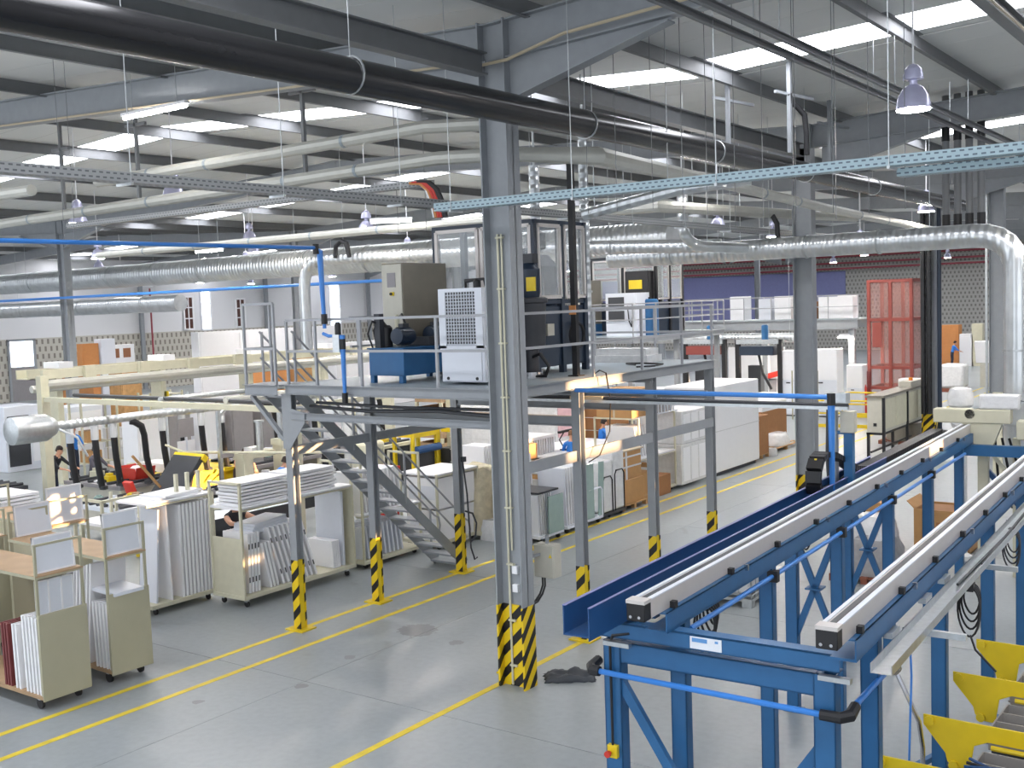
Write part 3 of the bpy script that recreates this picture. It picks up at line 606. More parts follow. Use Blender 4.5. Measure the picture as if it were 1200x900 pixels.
# ---- ventilated white cabinet
t = thing('ventilated_cabinet', 'white cabinet with a square mesh vent on the front of the platform', 'cabinet', (-10.76,13.0,DK))
MB().box(0,.84,.04,.95,.04,1.47).build('cabinet_body','white2',t,bevel=.012); MB().box(.05,.79,.02,.04,.06,.52).build('lower_door','white2',t,bevel=.006); MB().box(.13,.71,.025,.045,.62,1.42).build('vent_recess','dark',t)
g = MB()
for i in range(12): x = .13+.58*i/11; g.box(x-.006,x+.006,.012,.025,.62,1.42)
for i in range(17): z = .62+.8*i/16; g.box(.13,.71,.012,.025,z-.006,z+.006)
g.build('mesh_grille','white2',t)
for x0, x1, z0, z1 in ((.0,.13,.56,1.47),(.71,.84,.56,1.47),(.13,.71,1.42,1.47),(.0,.84,.54,.6)): MB().box(x0,x1,.01,.04,z0,z1).build('frame','white2',t)
for x in (.14,.7): MB().lathe((x,.018,.1),[(0,-.01),(.025,-.01),(.025,.01),(0,.01)],10,'y').build('caster','black',t)
MB().tube([(.4,.2,1.47),(.4,.2,1.58),(.75,.2,1.6),(.78,.2,1.5)],.02,7).build('hose','black',t); MB().lathe((.62,.2,1.47),[(.06,0),(.06,.1),(.03,.14)],10).build('valve','black',t)
# ---- glazed machine enclosure
t = thing('machine_enclosure', 'dark navy machine enclosure with large glazed panels behind the near column', 'machine', (-12.47,14.95,DK))
LX, LY, HT = 2.2, 1.65, 2.56
MB().box(0.05,LX-.05,.06,LY-.05,.12,1.15).build('lower_housing','navy',t,bevel=.015)
for x in (.06,LX-.06):
    for y in (.06,.85,LY-.06): MB().box(x-.05,x+.05,y-.05,y+.05,0,HT).build('frame_post','navy',t)
for z in (1.22,HT): MB().bar((0,.06,z),(LX,.06,z),.07).bar((LX-.06,0,z),(LX-.06,LY,z),.07).bar((0,LY-.06,z),(LX,LY-.06,z),.07).build('frame_rail','navy',t)
def glazed(p0, p1, z0, z1):
    p0, p1 = Vector(p0), Vector(p1); f = MB()
    for p in (p0, p1): f.bar((p.x,p.y,z0),(p.x,p.y,z1),.06)
    for z in (z0, z1): f.bar((p0.x,p0.y,z),(p1.x,p1.y,z),.06)
    o = f.build('window_frame','alu',t); MB().bar((p0.x,p0.y,(z0+z1)/2),(p1.x,p1.y,(z0+z1)/2),.006,z1-z0-.05).build('pane','glass',o)
glazed((.1,.03,0),(1.0,.03,0),1.3,2.5); glazed((1.1,.03,0),(2.1,.03,0),1.3,2.5); glazed((LX-.02,.13,0),(LX-.02,.78,0),1.3,2.5); glazed((LX-.02,.93,0),(LX-.02,1.55,0),1.3,2.5)
m = MB(); m.lathe((1.6,.6,1.15),[(.32,0),(.32,.5),(.2,.75),(.16,1.0),(.05,1.05)],16); m.build('mixing_head','navy',t); MB().lathe((1.5,1.25,1.15),[(.28,0),(.28,.7),(.12,.9)],16).build('mixing_head','navy',t); MB().lathe((1.7,.8,2.1),[(.05,0),(.17,.05),(.17,.3),(.05,.36)],14).build('motor','black',t)
MB().ring((LX+.03,1.2,.62),.22,.03,18,6,'x').build('coiled_hose','black',t); MB().box(LX-.03,LX+.02,.3,.5,.65,.85).build('switch_box','beige',t)
t = thing('hopper', 'dark grey ribbed hopper barrel with a motor on top, right of the near column', 'hopper', (-10.1,14.5,DK))
MB().lathe((0,0,.1),[(.14,0),(.14,.35),(.25,.42),(.28,1.1),(.31,1.12),(.31,1.18),(.26,1.2)],20).build('barrel','dark',t); MB().lathe((0,0,0),[(.2,0),(.2,.1),(.14,.12)],16).build('pedestal','chrome',t)
MB().lathe((0,0,1.3),[(.18,0),(.2,.08),(.2,.45),(.12,.55)],16).build('motor','navy',t); MB().box(.1,.26,-.2,-.16,1.4,1.62).build('yellow_label','yellow',t); MB().box(-.1,.15,-.08,.08,1.85,2.0).build('terminal_box','dark',t)
MB().tube([(.12,-.1,.35),(.3,-.15,.4),(.42,-.1,.2),(.32,-.05,.04),(.1,-.1,.03)],.025,7).build('hose','black',t)
t = thing('hoist_mast', 'slim black mast rising from the platform to the roof right of the near column', 'mast', (-9.55,15.0,DK)); MB().bar((0,0,0),(0,0,3.55),.09).build('mast_tube','black',t); MB().box(-.1,.1,-.1,.1,0,.02).build('base_plate','black',t); MB().box(-.06,.06,-.07,-.045,1.0,1.15).build('hook_plate','orangebox',t)
t = thing('hoist_mast', 'thin black rod above the hopper motor', 'mast', (-10.25,14.4,DK+2.0)); MB().bar((0,0,0),(0,0,1.1),.05).build('mast_tube','black',t); MB().box(-.03,.03,-.03,.03,.5,.6).build('collar','alu',t)
t = thing('power_cable', 'black cable lying in loops on the right end of the platform deck', 'cable', (-9.5,16.9,DK)); MB().tube([(0,0,.02),(.2,.3,.02),(.1,.8,.02),(-.4,1.0,.02),(-.6,.7,.03),(-.3,.5,.02)],.014,6).build('cable_run','black',t)
t = thing('power_cable', 'thin black cable hanging over the sunlit platform edge', 'cable', (-9.08,14.9,DK)); MB().tube([(-.1,0,.02),(.0,.05,.1),(.06,.15,.05),(.07,.25,-.4),(.07,.2,-.9),(.05,-.1,-1.25),(.03,-.4,-1.32)],.01,6).build('cable_run','black',t)
t = thing('pallet_sack', 'white packages stacked at the back of the platform deck', 'package', (-11.2,18.2,DK)); MB().box(0,1.2,0,.6,0,.14).build('package_layer','wrap',t); MB().box(.05,1.15,.05,.55,.14,.27).build('package_layer','wrap',t)

# ================================================================= SECOND PLATFORM AND FAR WALKWAY
p2 = thing('mezzanine_platform', 'second grey mezzanine platform with machines farther down the aisle', 'platform', (-19,33,0))
def P2(n_, mb, mt): return mb.build(n_, mt, p2, world=True)
P2('deck', MB().box(-22,-17.2,30.4,37.2,DK-.02,DK), 'trayg')
for x in (-22,-17.2): P2('edge_beam', MB().channel((x,30.4,DK-.1),(x,37.2,DK-.1),.2,.07,.01,flip=(1 if x > -20 else -1)), 'steel')
for y in (30.4,37.2): P2('edge_beam', MB().channel((-22,y,DK-.1),(-17.2,y,DK-.1),.2,.07,.01), 'steel')
for x in (-21.8,-17.4):
    for y in (30.6,33.8,37.0): P2('post', MB().box(x-.08,x+.08,y-.08,y+.08,0,DK-.2), 'steel')
rail_run([(-22,30.45),(-17.2,30.45),(-17.2,37.2)], [(-22,30.45),(-20.4,30.45),(-18.8,30.45),(-17.2,30.45),(-17.2,32),(-17.2,33.7),(-17.2,35.4),(-17.2,37.2)], p2)
rail_run([(-22,37.2),(-17.2,37.2)], [(-22,37.2),(-20.4,37.2),(-18.8,37.2)], p2)
t = thing('control_cabinet', 'beige control cabinet on the second platform', 'cabinet', (-20.2,31.6,DK)); MB().box(0,.5,0,1.1,.4,1.9).build('cabinet_body','taupe',t); MB().box(.01,.49,-.02,0,.42,1.88).build('cabinet_door','beige',t); MB().box(.2,.3,-.03,-.02,1.4,1.6).build('display','maroon',t); MB().box(0,.5,0,1.1,0,.4).build('plinth','blue',t)
t = thing('ventilated_cabinet', 'white cabinet with two dark vents on the second platform', 'cabinet', (-18.75,31.4,DK)); MB().box(0,1.15,0,.9,0,1.42).build('cabinet_body','white2',t)
for z in (.5,.95): MB().box(.1,.7,-.015,0,z,z+.34).build('vent','dark',t)
MB().tube([(.85,-.05,1.0),(.9,-.06,.5),(1.0,-.06,.3),(1.05,-.05,.8)],.02,6).build('hose','black',t)
t = thing('machine_enclosure', 'glazed machine enclosure on the second platform', 'machine', (-20.3,33.0,DK))
MB().box(.05,2.55,.05,1.9,0,1.1).build('lower_housing','navy',t)
for x, y in ((.03,.03),(1.3,.03),(2.57,.03),(2.57,1.95),(.03,1.95),(2.57,1.0)): MB().box(x-.05,x+.05,y-.05,y+.05,0,2.6).build('frame_post','black',t)
glazed((.1,.03,0),(1.22,.03,0),1.2,2.55); glazed((1.38,.03,0),(2.5,.03,0),1.2,2.55); glazed((2.57,.1,0),(2.57,.93,0),1.2,2.55); glazed((2.57,1.07,0),(2.57,1.9,0),1.2,2.55)
MB().lathe((1.8,.6,1.1),[(.3,0),(.3,.8),(.15,1.1)],14).build('mixing_head','navy',t); MB().box(1.65,2.5,-.45,.0,1.2,2.15).build('motor_housing','black',t); MB().box(1.8,2.3,-.47,-.45,1.55,1.85).build('yellow_label','yellow',t)
t = thing('blue_drum', 'blue tank beside the glazed enclosure on the second platform', 'tank', (-17.6,32.3,DK)); MB().lathe((0,0,0),[(.3,0),(.3,1.15),(.24,1.2)],16).build('drum_body','blue',t); MB().lathe((0,0,1.2),[(.08,0),(.08,.06)],10).build('drum_cap','black',t)
t = thing('hoist_mast', 'black mast behind the glazed enclosure of the second platform', 'mast', (-17.9,33.6,DK)); MB().bar((0,0,0),(0,0,3.2),.12).build('mast_tube','black',t); MB().box(-.12,.12,-.12,.12,0,.02).build('base_plate','black',t)
wk = thing('steel_walkway', 'long grey steel walkway with handrails in front of the far wall', 'walkway', (-19.5,49.5,0))
def WK(n_, mb, mt): return mb.build(n_, mt, wk, world=True)
WK('deck', MB().box(-25.5,-16.0,48.6,51.0,DK-.05,DK), 'trayg')
for y in (48.6,51.0): WK('edge_beam', MB().ibeam((-25.5,y,DK-.25),(-16,y,DK-.25),.42,.2), 'steel')
for x in (-24.6,-20.4,-16.3): WK('post', MB().box(x-.13,x+.13,48.6,48.86,0,DK-.45), 'steel')
rail_run([(-25.5,48.6),(-16,48.6)], [(-25.5+1.36*k,48.6) for k in range(8)], wk)
rail_run([(-25.5,51),(-16,51)], [(-25.5+1.36*k,51) for k in range(8)], wk)
for k, (x, w, h, mt) in enumerate(((-22.2,.75,1.15,'white'),(-20.8,.6,1.0,'white2'),(-19.9,.8,1.1,'white'),(-18.6,.7,.8,'carton2'),(-17.7,.9,1.0,'white'),(-16.9,.7,1.05,'white'))):
    t = thing('appliance_carton', 'pale carton on the far walkway, number %s from its left end' % ('one','two','three','four','five','six')[k], 'carton', (x,49.6,DK)); MB().box(-w/2,w/2,0,.8,0,h).build('carton_body',mt,t); MB().box(-w/2,w/2,.38,.42,h,h+.004).build('tape','film',t)
lf = thing('lift_cage', 'tall red mesh lift cage beside the far walkway', 'lift', (-14.55,48.5,0))
for x in (-.92,.02,.92):
    for y in (0,1.9): MB().box(x-.07,x+.07,y-.07,y+.07,0,5.85).build('frame_post','cage',lf)
for z in (1.1,2.0,4.1,5.8):
    for y in (0,1.9): MB().bar((-.95,y,z),(.95,y,z),.13).build('frame_rail','cage',lf)
    for x in (-.92,.92): MB().bar((x,0,z),(x,1.9,z),.13).build('frame_rail','cage',lf)
for z0, z1 in ((.1,1.1),(1.1,2.0),(2.0,4.1),(4.1,5.8)):
    MB().box(-.9,.9,-.01,0,z0,z1).build('mesh_panel','cagemesh',lf); MB().box(.91,.92,0,1.9,z0,z1).build('mesh_panel','cagemesh',lf); MB().box(-.9,.9,1.9,1.91,z0,z1).build('mesh_panel','cagemesh',lf)
MB().box(-.75,-.35,-.08,-.02,2.9,4.0).build('red_sheet','cage',lf)

t = thing('hanging_hose','grey hose looped on the rear striped post at the stair foot','hose',(-13.56,17.02,0)); MB().tube([(-.05,0,2.3),(.02,.02,1.6),(.04,.06,.5),(.08,.12,.25),(.12,.16,.3)],.018,7).tube([(-.05,.02,1.25),(.08,.1,1.2),(.14,.14,1.0),(.12,.12,.75),(.03,.06,.6)],.018,7).build('hose_run','dark',t); MB().box(-.06,.02,-.04,.04,2.26,2.36).build('hook','dark',t)
# ================================================================= BLUE TWIN-RAIL FRAME (right foreground)
GX, GY, GA = -4.58, 7.9, .0384
def G(u, v, z=0): return (GX+u*math.cos(GA)-v*math.sin(GA), GY+u*math.sin(GA)+v*math.cos(GA), z)
gf = thing('rail_conveyor', 'long blue steel frame on many legs carrying two pale linear rails', 'conveyor', (GX,GY,0), GA)
def F_(n_, mb, mt, **k): return mb.build(n_, mt, gf, **k)
leg0 = None
def gleg(u, v, h=2.52, w=.15, d=.12):
    m = MB().box(u-w/2,u+w/2,v-d/2,v-d/2+.012,.02,h).box(u-w/2,u-w/2+.012,v-d/2,v+d/2,.02,h).box(u+w/2-.012,u+w/2,v-d/2,v+d/2,.02,h).box(u-w/2,u+w/2,v+d/2-.012,v+d/2,.02,h)
    o = F_('leg', m, 'blue'); MB().box(u-.11,u+.11,v-.1,v+.1,0,.02).build('foot_plate','blue',o); return o
gleg(-.42,.52,2.32,.17,.14); gleg(1.53,.5,2.32,.18,.14)
for v in (.75,2.95,5.4,7.8,10.2,12.6): gleg(.12,v)
for v in (5.4,7.8,12.9): gleg(-.47,v)
for v in (1.1,3.65,6.3,8.9,11.5,14.2): gleg(1.72,v)
# front portal
F_('cross_beam', MB().channel((-.52,.42,2.43),(1.66,.42,2.43),.14,.1,.012,flip=-1).box(-.52,1.66,.43,.56,2.5,2.506), 'blue')
F_('cross_beam', MB().channel((-.44,.46,2.22),(1.5,.46,2.22),.19,.08,.012,flip=-1), 'blue')
F_('cross_beam', MB().box(-.5,1.9,13.2,13.34,2.3,2.5), 'blue')
F_('diagonal_brace', MB().bar((-.4,.5,2.0),(.55,.5,.55),.06,.09), 'blue'); F_('diagonal_brace', MB().bar((1.5,.5,1.72),(.5,.5,.25),.06,.1), 'blue')
F_('ground_tie', MB().bar((.3,.7,.12),(1.6,4.9,.12),.06), 'blue')
for u in (-.36,1.6): F_('clamp_bar', MB().box(u-.1,u+.16,.36,.42,2.3,2.34), 'galv')
# x braces inside each trestle pair and along the right legs
for v in (5.4,7.8):
    F_('x_brace', MB().bar((-.45,v,2.35),(.1,v,.95),.05,.08).bar((.1,v,2.35),(-.45,v,.95),.05,.08).bar((-.17,v,1.66),(-.17,v,1.64),.2,.22), 'blue')
F_('x_brace', MB().bar((1.75,9.0,2.3),(1.75,10.2,.9),.05,.09).bar((1.75,11.4,2.3),(1.75,10.2,.9),.05,.09), 'blue')
F_('x_brace', MB().bar((1.75,11.6,2.3),(1.75,12.8,.9),.05,.09).bar((1.75,14.1,2.3),(1.75,12.8,.9),.05,.09), 'blue')
# beams and rails
for u, L in ((0,13.6),(1.62,13.6)):
    F_('rail_beam', MB().channel((u+.21,.3,2.605),(u+.21,L,2.605),.17,.09,.012,flip=-1).box(u+.0,u+.21,.3,L,2.51,2.53), 'blue')
    r = F_('linear_rail', MB().box(u,u+.16,.02,L,2.695,2.85), 'alu')
    MB().box(u+.0,u+.035,.02,L,2.85,2.862).box(u+.115,u+.16,.02,L,2.85,2.862).build('rail_lip','white2',r); MB().box(u+.05,u+.1,.02,L,2.85,2.854).build('rail_groove','dark',r)
    e = F_('end_block', MB().box(u-.005,u+.165,-.03,.1,2.69,2.84), 'black', bevel=.008); MB().box(u-.008,u+.168,-.032,.1,2.84,2.87).build('end_cap','alu',e)
    for du in (.04,.12): MB().lathe((u+du,-.035,2.73),[(0,-.01),(.014,-.01),(.014,.01),(0,.01)],8,'y').build('bolt','chrome',e)
    for k in range(10):
        v = .5+1.3*k; F_('rail_clamp', MB().box(u+.16,u+.21,v-.03,v+.03,2.69,2.75), 'black')
        if k % 2: F_('clamp_screw', MB().box(u+.2,u+.24,v+.3,v+.33,2.66,2.72), 'chrome')
# trough on the left
F_('trough', MB().box(-.47,-.46,-.3,9.0,2.58,2.83).box(-.47,-.22,-.3,9.0,2.575,2.585).box(-.225,-.215,-.3,9.0,2.55,2.83), 'trough')
F_('trough_edge', MB().box(-.475,-.44,-.3,9.0,2.83,2.836).box(-.225,-.2,-.3,9.0,2.83,2.836), 'bluewall')
F_('trough_bracket', MB().box(-.5,-.05,.6,.7,2.53,2.57).box(-.5,-.05,3.0,3.1,2.53,2.57).box(-.5,-.05,5.4,5.5,2.53,2.57), 'blue')
F_('trough_tray', MB().box(-.44,-.24,6.5,13.4,2.6,2.74), 'dark')
F_('data_plate', MB().box(.37,.66,.412,.42,2.38,2.485), 'label'); F_('data_plate_print', MB().box(.39,.53,.41,.412,2.44,2.475).box(.60,.63,.41,.412,2.45,2.47), 'labelb')
# galvanised tray beside the right rail
t = thing('cable_tray', 'galvanised open cable tray along the right pale rail', 'cable tray', (GX,GY,0), GA)
MB().box(1.87,2.03,.55,12.5,2.36,2.366).box(1.865,1.87,.55,12.5,2.36,2.44).box(2.03,2.036,.55,12.5,2.36,2.44).build('tray_body','galv',t)
for v in (1.9,4.6,7.2,9.8): MB().box(1.78,2.32,v,v+.05,2.3,2.355).build('support_arm','galv',t)
MB().tube([(1.93,3.5,2.385),(1.97,6,2.385),(1.93,9,2.385),(1.95,12,2.385)],.015,6).tube([(1.98,4.5,2.38),(1.95,8,2.38),(1.99,12,2.38)],.012,6).build('cables','dark',t)
for v in (1.2,2.4,3.2): MB().box(1.8,1.87,v,v+.25,2.45,2.5).build('tray_clip','galv',t)
# blue air pipes on the frame
def gpipe(label, pts, r=.026):
    t = thing('air_pipe', label, 'pipe', (GX,GY,0), GA); MB().tube(pts, r, 10).build('pipe_run','bpipe',t); return t
t = gpipe('bright blue air pipe across the front of the blue frame', [(-.5,.36,2.05),(1.6,.36,2.02)])
MB().tube([(-.5,.36,2.05),(-.58,.36,2.05),(-.62,.42,2.06),(-.62,.56,2.08)],.046,10).build('pipe_elbow','black',t); MB().tube([(1.52,.36,2.02),(1.68,.36,2.02),(1.74,.42,2.03),(1.74,.56,2.06)],.046,10).build('pipe_elbow','black',t)
t = gpipe('bright blue air pipe along the right side of the blue frame', [(1.74,.6,2.07),(1.85,1.6,2.2),(1.87,12.4,2.24)])
for v in (1.85,5.2,8.6): MB().lathe((1.855,v,2.205),[(0,-.03),(.05,-.03),(.05,.03),(0,.03)],10,'y').build('pipe_clip','black',t)
MB().tube([(1.86,1.85,2.18),(1.88,1.8,1.95),(1.86,1.75,1.0)],.01,6).build('air_tube','bpipe',t)
t = gpipe('blue air pipe along the inner side of the left rail beam', [(.2,.8,2.42),(.22,12.6,2.42)])
for v in (2.9,5.3,7.7,10.1): MB().box(.15,.26,v-.04,v+.04,2.36,2.48).build('pipe_clip','black',t)
t = thing('emergency_stop', 'yellow emergency stop box with red button on the front blue leg', 'switch', G(-.42,.40,1.3), GA)
MB().box(-.05,.05,0,.05,-.06,.06).build('box_body','yellow',t,bevel=.006); MB().lathe((-.02,-.03,-.01),[(0,-.03),(.03,-.03),(.03,.0),(.015,.03)],12,'y').build('button','red',t); MB().tube([(0,.02,.06),(0,.02,1.0),(.03,.02,1.08),(.2,.02,1.12)],.012,6).build('cable','black',t)
t = thing('pipe_hook', 'small blue pipe stub low behind the front blue legs', 'pipe', G(.12,.6,.75), GA); MB().tube([(0,0,-.1),(-.06,-.05,-.1),(-.06,-.05,-.2)],.02,8).build('pipe_run','bpipe',t)
# cable chain
t = thing('cable_chain', 'black plastic cable chain looped up over the blue trough', 'cable chain', G(-.34,6.0,2.74), GA)
path = [(-.02,.62),(0,.0)]
pts = [(0,-.02,.02),(0,-.1,.16),(0,-.08,.33),(0,.05,.46),(0,.25,.5),(0,.6,.45),(0,1.1,.3),(0,1.6,.12),(0,2.2,.03),(0,7.0,.03)]
dense = []
for a, b in zip(pts[:-1], pts[1:]):
    a, b = Vector(a), Vector(b); n = max(1, int((b-a).length/.1))
    dense += [a+(b-a)*(i/n) for i in range(n)]
dense.append(Vector(pts[-1]))
for a, b in zip(dense[:-1], dense[1:]):
    d_ = (b-a); MB().bar(a+d_*.06, b-d_*.06, .2, .075, up=(0,-.3,1) if abs(d_.normalized().z) > .9 else (0,0,1)).build('chain_link','black',t)
for k in (3,5,8): MB().obox(Vector(dense[k])+Vector((.0,-.04,.0)),(.03,.03,.03)).build('link_pin','yellow',t)
# hanging cable coils
def coil(name, label, c, R, n, rz=0, mt='black', tail=0):
    t = thing(name, label, 'cable', c, rz)
    for k in range(n):
        pts = []; r = R*(1-.13*k); ph = .4*k
        for i in range(21):
            a = 2*PI*i/20; pts.append((r*.42*math.sin(a)*(1+.2*math.sin(ph)), .05*k-.06+.03*math.sin(2*a), -r+r*math.cos(a)))
        MB().tube(pts, .011, 6, False).build('cable_loop', mt, t)
    if tail: MB().tube([(0,0,-2*R),(.05,0,-2*R-.15),(.25,0,-2*R-.35)], .011, 6).build('cable_tail', mt, t)
    MB().box(-.04,.04,-.06,.06,-.05,.03).build('hook', mt, t); return t
coil('cable_coil', 'coil of black cable hanging in front of the right rail legs, nearest', G(2.0,3.75,2.32), .26, 4, GA, tail=1)
coil('cable_coil', 'thin black cable loops hanging under the right rail, farther up', G(1.95,6.6,2.34), .24, 4, GA, 'dark')
coil('cable_coil', 'thick coil of black cable hanging behind the first inner blue leg', G(.12,1.35,2.5), .24, 5, GA, tail=0)
coil('cable_coil', 'cable bunch hanging on the middle x-braced trestle', G(-.25,5.35,2.5), .17, 4, GA, 'dark'); coil('cable_coil', 'small cable loops hanging on the next trestle', G(-.2,7.75,2.5), .14, 3, GA)
# hose mast on the rail
t = thing('hose_mast', 'upright grey hose bundle on a blue post at the side of the left rail', 'mast', G(-.4,7.0,0), GA)
MB().box(.14,.26,-.03,.09,2.5,3.45).build('post','blue',t); MB().tube([(0,0,2.55),(0,0,3.75)],.06,10).build('hose_bundle','galv',t); MB().tube([(-.08,.02,2.6),(-.1,0,3.1),(-.08,0,3.8)],.025,7).build('hose','dark',t); MB().tube([(.08,0,2.6),(.04,.1,2.75),(.16,.05,2.85)],.02,7).build('hose','black',t)
MB().box(.1,.3,-.06,.08,3.45,3.75).build('valve_box','beige',t,bevel=.01); MB().box(-.1,.2,-.1,.1,3.85,4.0).build('manifold','galv',t); MB().bar((0,0,3.45),(.2,0,3.45),.05).build('bracket','blue',t)
# ---- cream portal and wrapped head at the far end of the rails
t = thing('rail_portal', 'cream portal with cables and a white head at the far end of the rails', 'machine', G(.1,13.5,0), GA)
MB().box(-.6,.75,-.12,.16,2.88,3.14).build('portal_beam','cream',t,bevel=.02); MB().box(.85,1.9,-.15,.2,2.6,2.95).build('drive_box','cream',t,bevel=.02)
MB().prism([(-.1,2.88),(.6,2.88),(.4,2.35),(.15,2.35)],'y',-.1,.1).build('gusset','cream',t); MB().box(.18,.36,-.09,.09,0,2.4).build('portal_leg','cream',t); MB().box(.75,.87,.1,.22,0,2.6).build('portal_leg','cream',t)
MB().bar((.35,0,2.4),(1.35,0,1.1),.07).build('brace','cream',t); MB().bar((.3,.1,2.0),(1.0,.1,1.2),.09).build('brace','trough',t)
for k in range(5): MB().tube([(.1+.1*k,.0,3.15),(.7+.12*k,.02*k,3.3),(1.4,.05*k,3.2),(2.4,.1,3.25)],.025,6).build('cable','dark' if k % 2 else 'galv',t)
for k in range(3): MB().tube([(.45+.12*k,.1,2.6),(.5+.2*k,.1,1.9),(.75+.16*k,.12,1.3)],.025,6).build('cable','black',t)
MB().box(.2,.9,-.1,.15,3.14,3.42).build('white_head','wrap',t,bevel=.04); MB().lathe((.05,0,3.05),[(.0,-.12),(.09,-.12),(.09,.1),(0,.1)],12,'y').build('roller','black',t)
MB().box(1.9,3.6,-.1,.2,2.75,2.9).build('beam_extension','cream',t); MB().box(1.5,3.6,.3,.42,2.35,2.5).build('blue_tie','blue',t)
t = thing('wrapped_robot_head', 'white film-wrapped robot arm head behind the cream portal', 'robot', G(-.25,14.6,0), GA)
MB().lathe((0,0,0),[(.2,0),(.2,.1),(.12,.15),(.12,2.6),(.18,2.7),(.2,2.95),(.14,3.0)],14).build('column','wrap',t); MB().lathe((0,0,3.0),[(.14,0),(.24,.1),(.25,.28),(.2,.42),(.06,.46)],16).build('head','wrap',t); MB().obox((.1,-.1,2.75),(.5,.2,.2),0,.5).build('forearm','wrap',t)
t = thing('signal_lamp', 'orange signal lamp on a red post at the right edge', 'lamp', G(2.35,14.3,0), GA); MB().box(-.05,.05,-.05,.05,0,3.1).build('post','red',t); MB().lathe((0,0,3.1),[(.13,0),(.13,.1)],14).build('collar','white',t); MB().lathe((0,0,3.2),[(.14,0),(.14,.17)],14).build('lens','orange',t)

# ================================================================= YELLOW TROLLEYS (bottom right)
def trolley(x, y, label, full=True, extra=0):
    t = thing('grid_trolley', label, 'trolley', (x,y,0), -.02)
    def plate(v): return MB().prism([(0,1.24),(.0,1.34),(3.2,1.34),(3.2,1.18),(.58,1.18),(.46,1.12),(.42,.86),(.3,.86),(.22,.92),(.2,1.0)],'y',v,v+.02)
    p = plate(0).build('end_plate','yellow',t,bevel=.004)
    MB().tube([(.62,-.03,1.15),(1.15,-.03,1.15)],.025,8).tube([(1.2,-.03,1.15),(2.3,-.03,1.15)],.022,8).build('grab_bar','yellow',p)
    for c in ((.06,1.29),(.28,.9)): MB().lathe((c[0],-.012,c[1]),[(0,-.02),(.045,-.02),(.045,.03),(0,.03)],12,'y').build('bolt','yellow',p)
    g = MB()
    for i in range(7): u = .55+.42*i; g.box(u-.008,u+.008,-.82,-.03,.98,1.1)
    for j in range(4): v = -.82+.79*j/3; g.box(.55,3.07,v-.008,v+.008,.98 if j else .9,1.1)
    g.build('grid_walls','grid',t); MB().box(.53,3.1,-.83,-.02,.96,.98).build('tray_base','panelgrey',t)
    MB().box(.5,3.1,-.5,-.4,.25,.94).build('undercarriage','dark',t)
    for u in (.7,2.8): 
        MB().box(u-.06,u+.06,-.52,-.38,.18,.3).build('fork','dark',t); MB().lathe((u,-.45,.1),[(0,-.03),(.1,-.03),(.1,.03),(0,.03)],14,'y').build('wheel','rubber',t)
    return t
trolley(-2.98,13.1,'yellow trolley with a grey grid tray, farthest of the row at the bottom right')
trolley(-2.93,11.85,'yellow trolley with a grey grid tray, second from the back of the row')
t = trolley(-2.87,10.5,'yellow trolley carrying cables and a beige block on its grid tray'); MB().box(1.05,1.3,-.5,-.3,1.1,1.2).build('beige_block','cream',t,bevel=.02)
for k, mn in enumerate(('trough','black','trough')): MB().tube([(.5,-.3-.1*k,1.12),(.9,-.6+.1*k,1.14),(1.6,-.2-.12*k,1.12),(2.3,-.1,1.13)],.016,6).build('cable',mn,t)
trolley(-2.98,9.35,'yellow trolley at the bottom edge, nearest of the row')
t = thing('lever', 'grey steel lever leaning on the yellow trolley at the bottom right', 'lever', (-2.88,10.42,0)); MB().tube([(.02,0,.3),(.03,-.02,1.05),(.0,-.03,1.3),(-.2,-.05,1.75)],.024,8).build('lever_rod','chrome',t); MB().lathe((-.21,-.05,1.78),[(0,-.05),(.05,-.04),(.05,.04),(0,.05)],10,'y').build('lever_eye','taupe',t); MB().box(-.06,.08,-.05,.05,0,.3).build('lever_base','dark',t)
t = thing('tool_machine', 'yellow machine corner with tools behind the right x-brace', 'machine', (-2.4,15.6,0)); MB().box(0,.5,0,.4,0,1.1).build('body','taupe',t); MB().prism([(-.1,1.1),(.2,1.1),(.2,1.45),(.05,1.4)],'y',0,.05).build('plate','yellow',t); MB().tube([(.1,.1,1.1),(.35,.2,1.7)],.1,10).build('tube','wrap',t)
# ---- things on the floor under the frame
t = thing('black_bag', 'crumpled dark cloth lying at the foot of the near column', 'cloth', (-8.45,12.8,0))
random.seed(3); m = MB(); n = 13; vs_ = []
for i in range(n):
    for j in range(n):
        u, v = i/(n-1)-.5, j/(n-1)-.5; r = math.sqrt((u/.5)**2+(v/.5)**2); hgt = max(0, .16*(1-.62*r)*(.62+.38*math.sin(9*u+4*v)*math.cos(8*v-5*u))+.035*random.random())*(1 if r < 1.25 else 0)
        vs_.append((u*.74+.05*random.random(), v*.42+.04*random.random(), hgt if 0 < i < n-1 and 0 < j < n-1 else .004))
m.add(vs_, [(i*n+j,(i+1)*n+j,(i+1)*n+j+1,i*n+j+1) for i in range(n-1) for j in range(n-1)]); o = m.build('cloth_body','rag',t,sharp=80); o.rotation_euler = (0,0,.6); so = o.modifiers.new('s','SOLIDIFY'); so.thickness = .006
t = thing('ibc_tank', 'white caged liquid tank on a metal pallet behind the blue frame', 'tank', (-8.2,17.85,0), GA)
MB().box(-.53,.53,-.5,.5,.2,.95).build('bottle','wrap',t,bevel=.06); cg = MB()
for z in (.22,.5,.78,1.02):
    for a, b in (((-.58,-.55),(.58,-.55)),((.58,-.55),(.58,.55)),((.58,.55),(-.58,.55)),((-.58,.55),(-.58,-.55))): cg.tube([(a[0],a[1],z),(b[0],b[1],z)],.013,6)
cg.build('cage_hoop','galv',t); cv = MB()
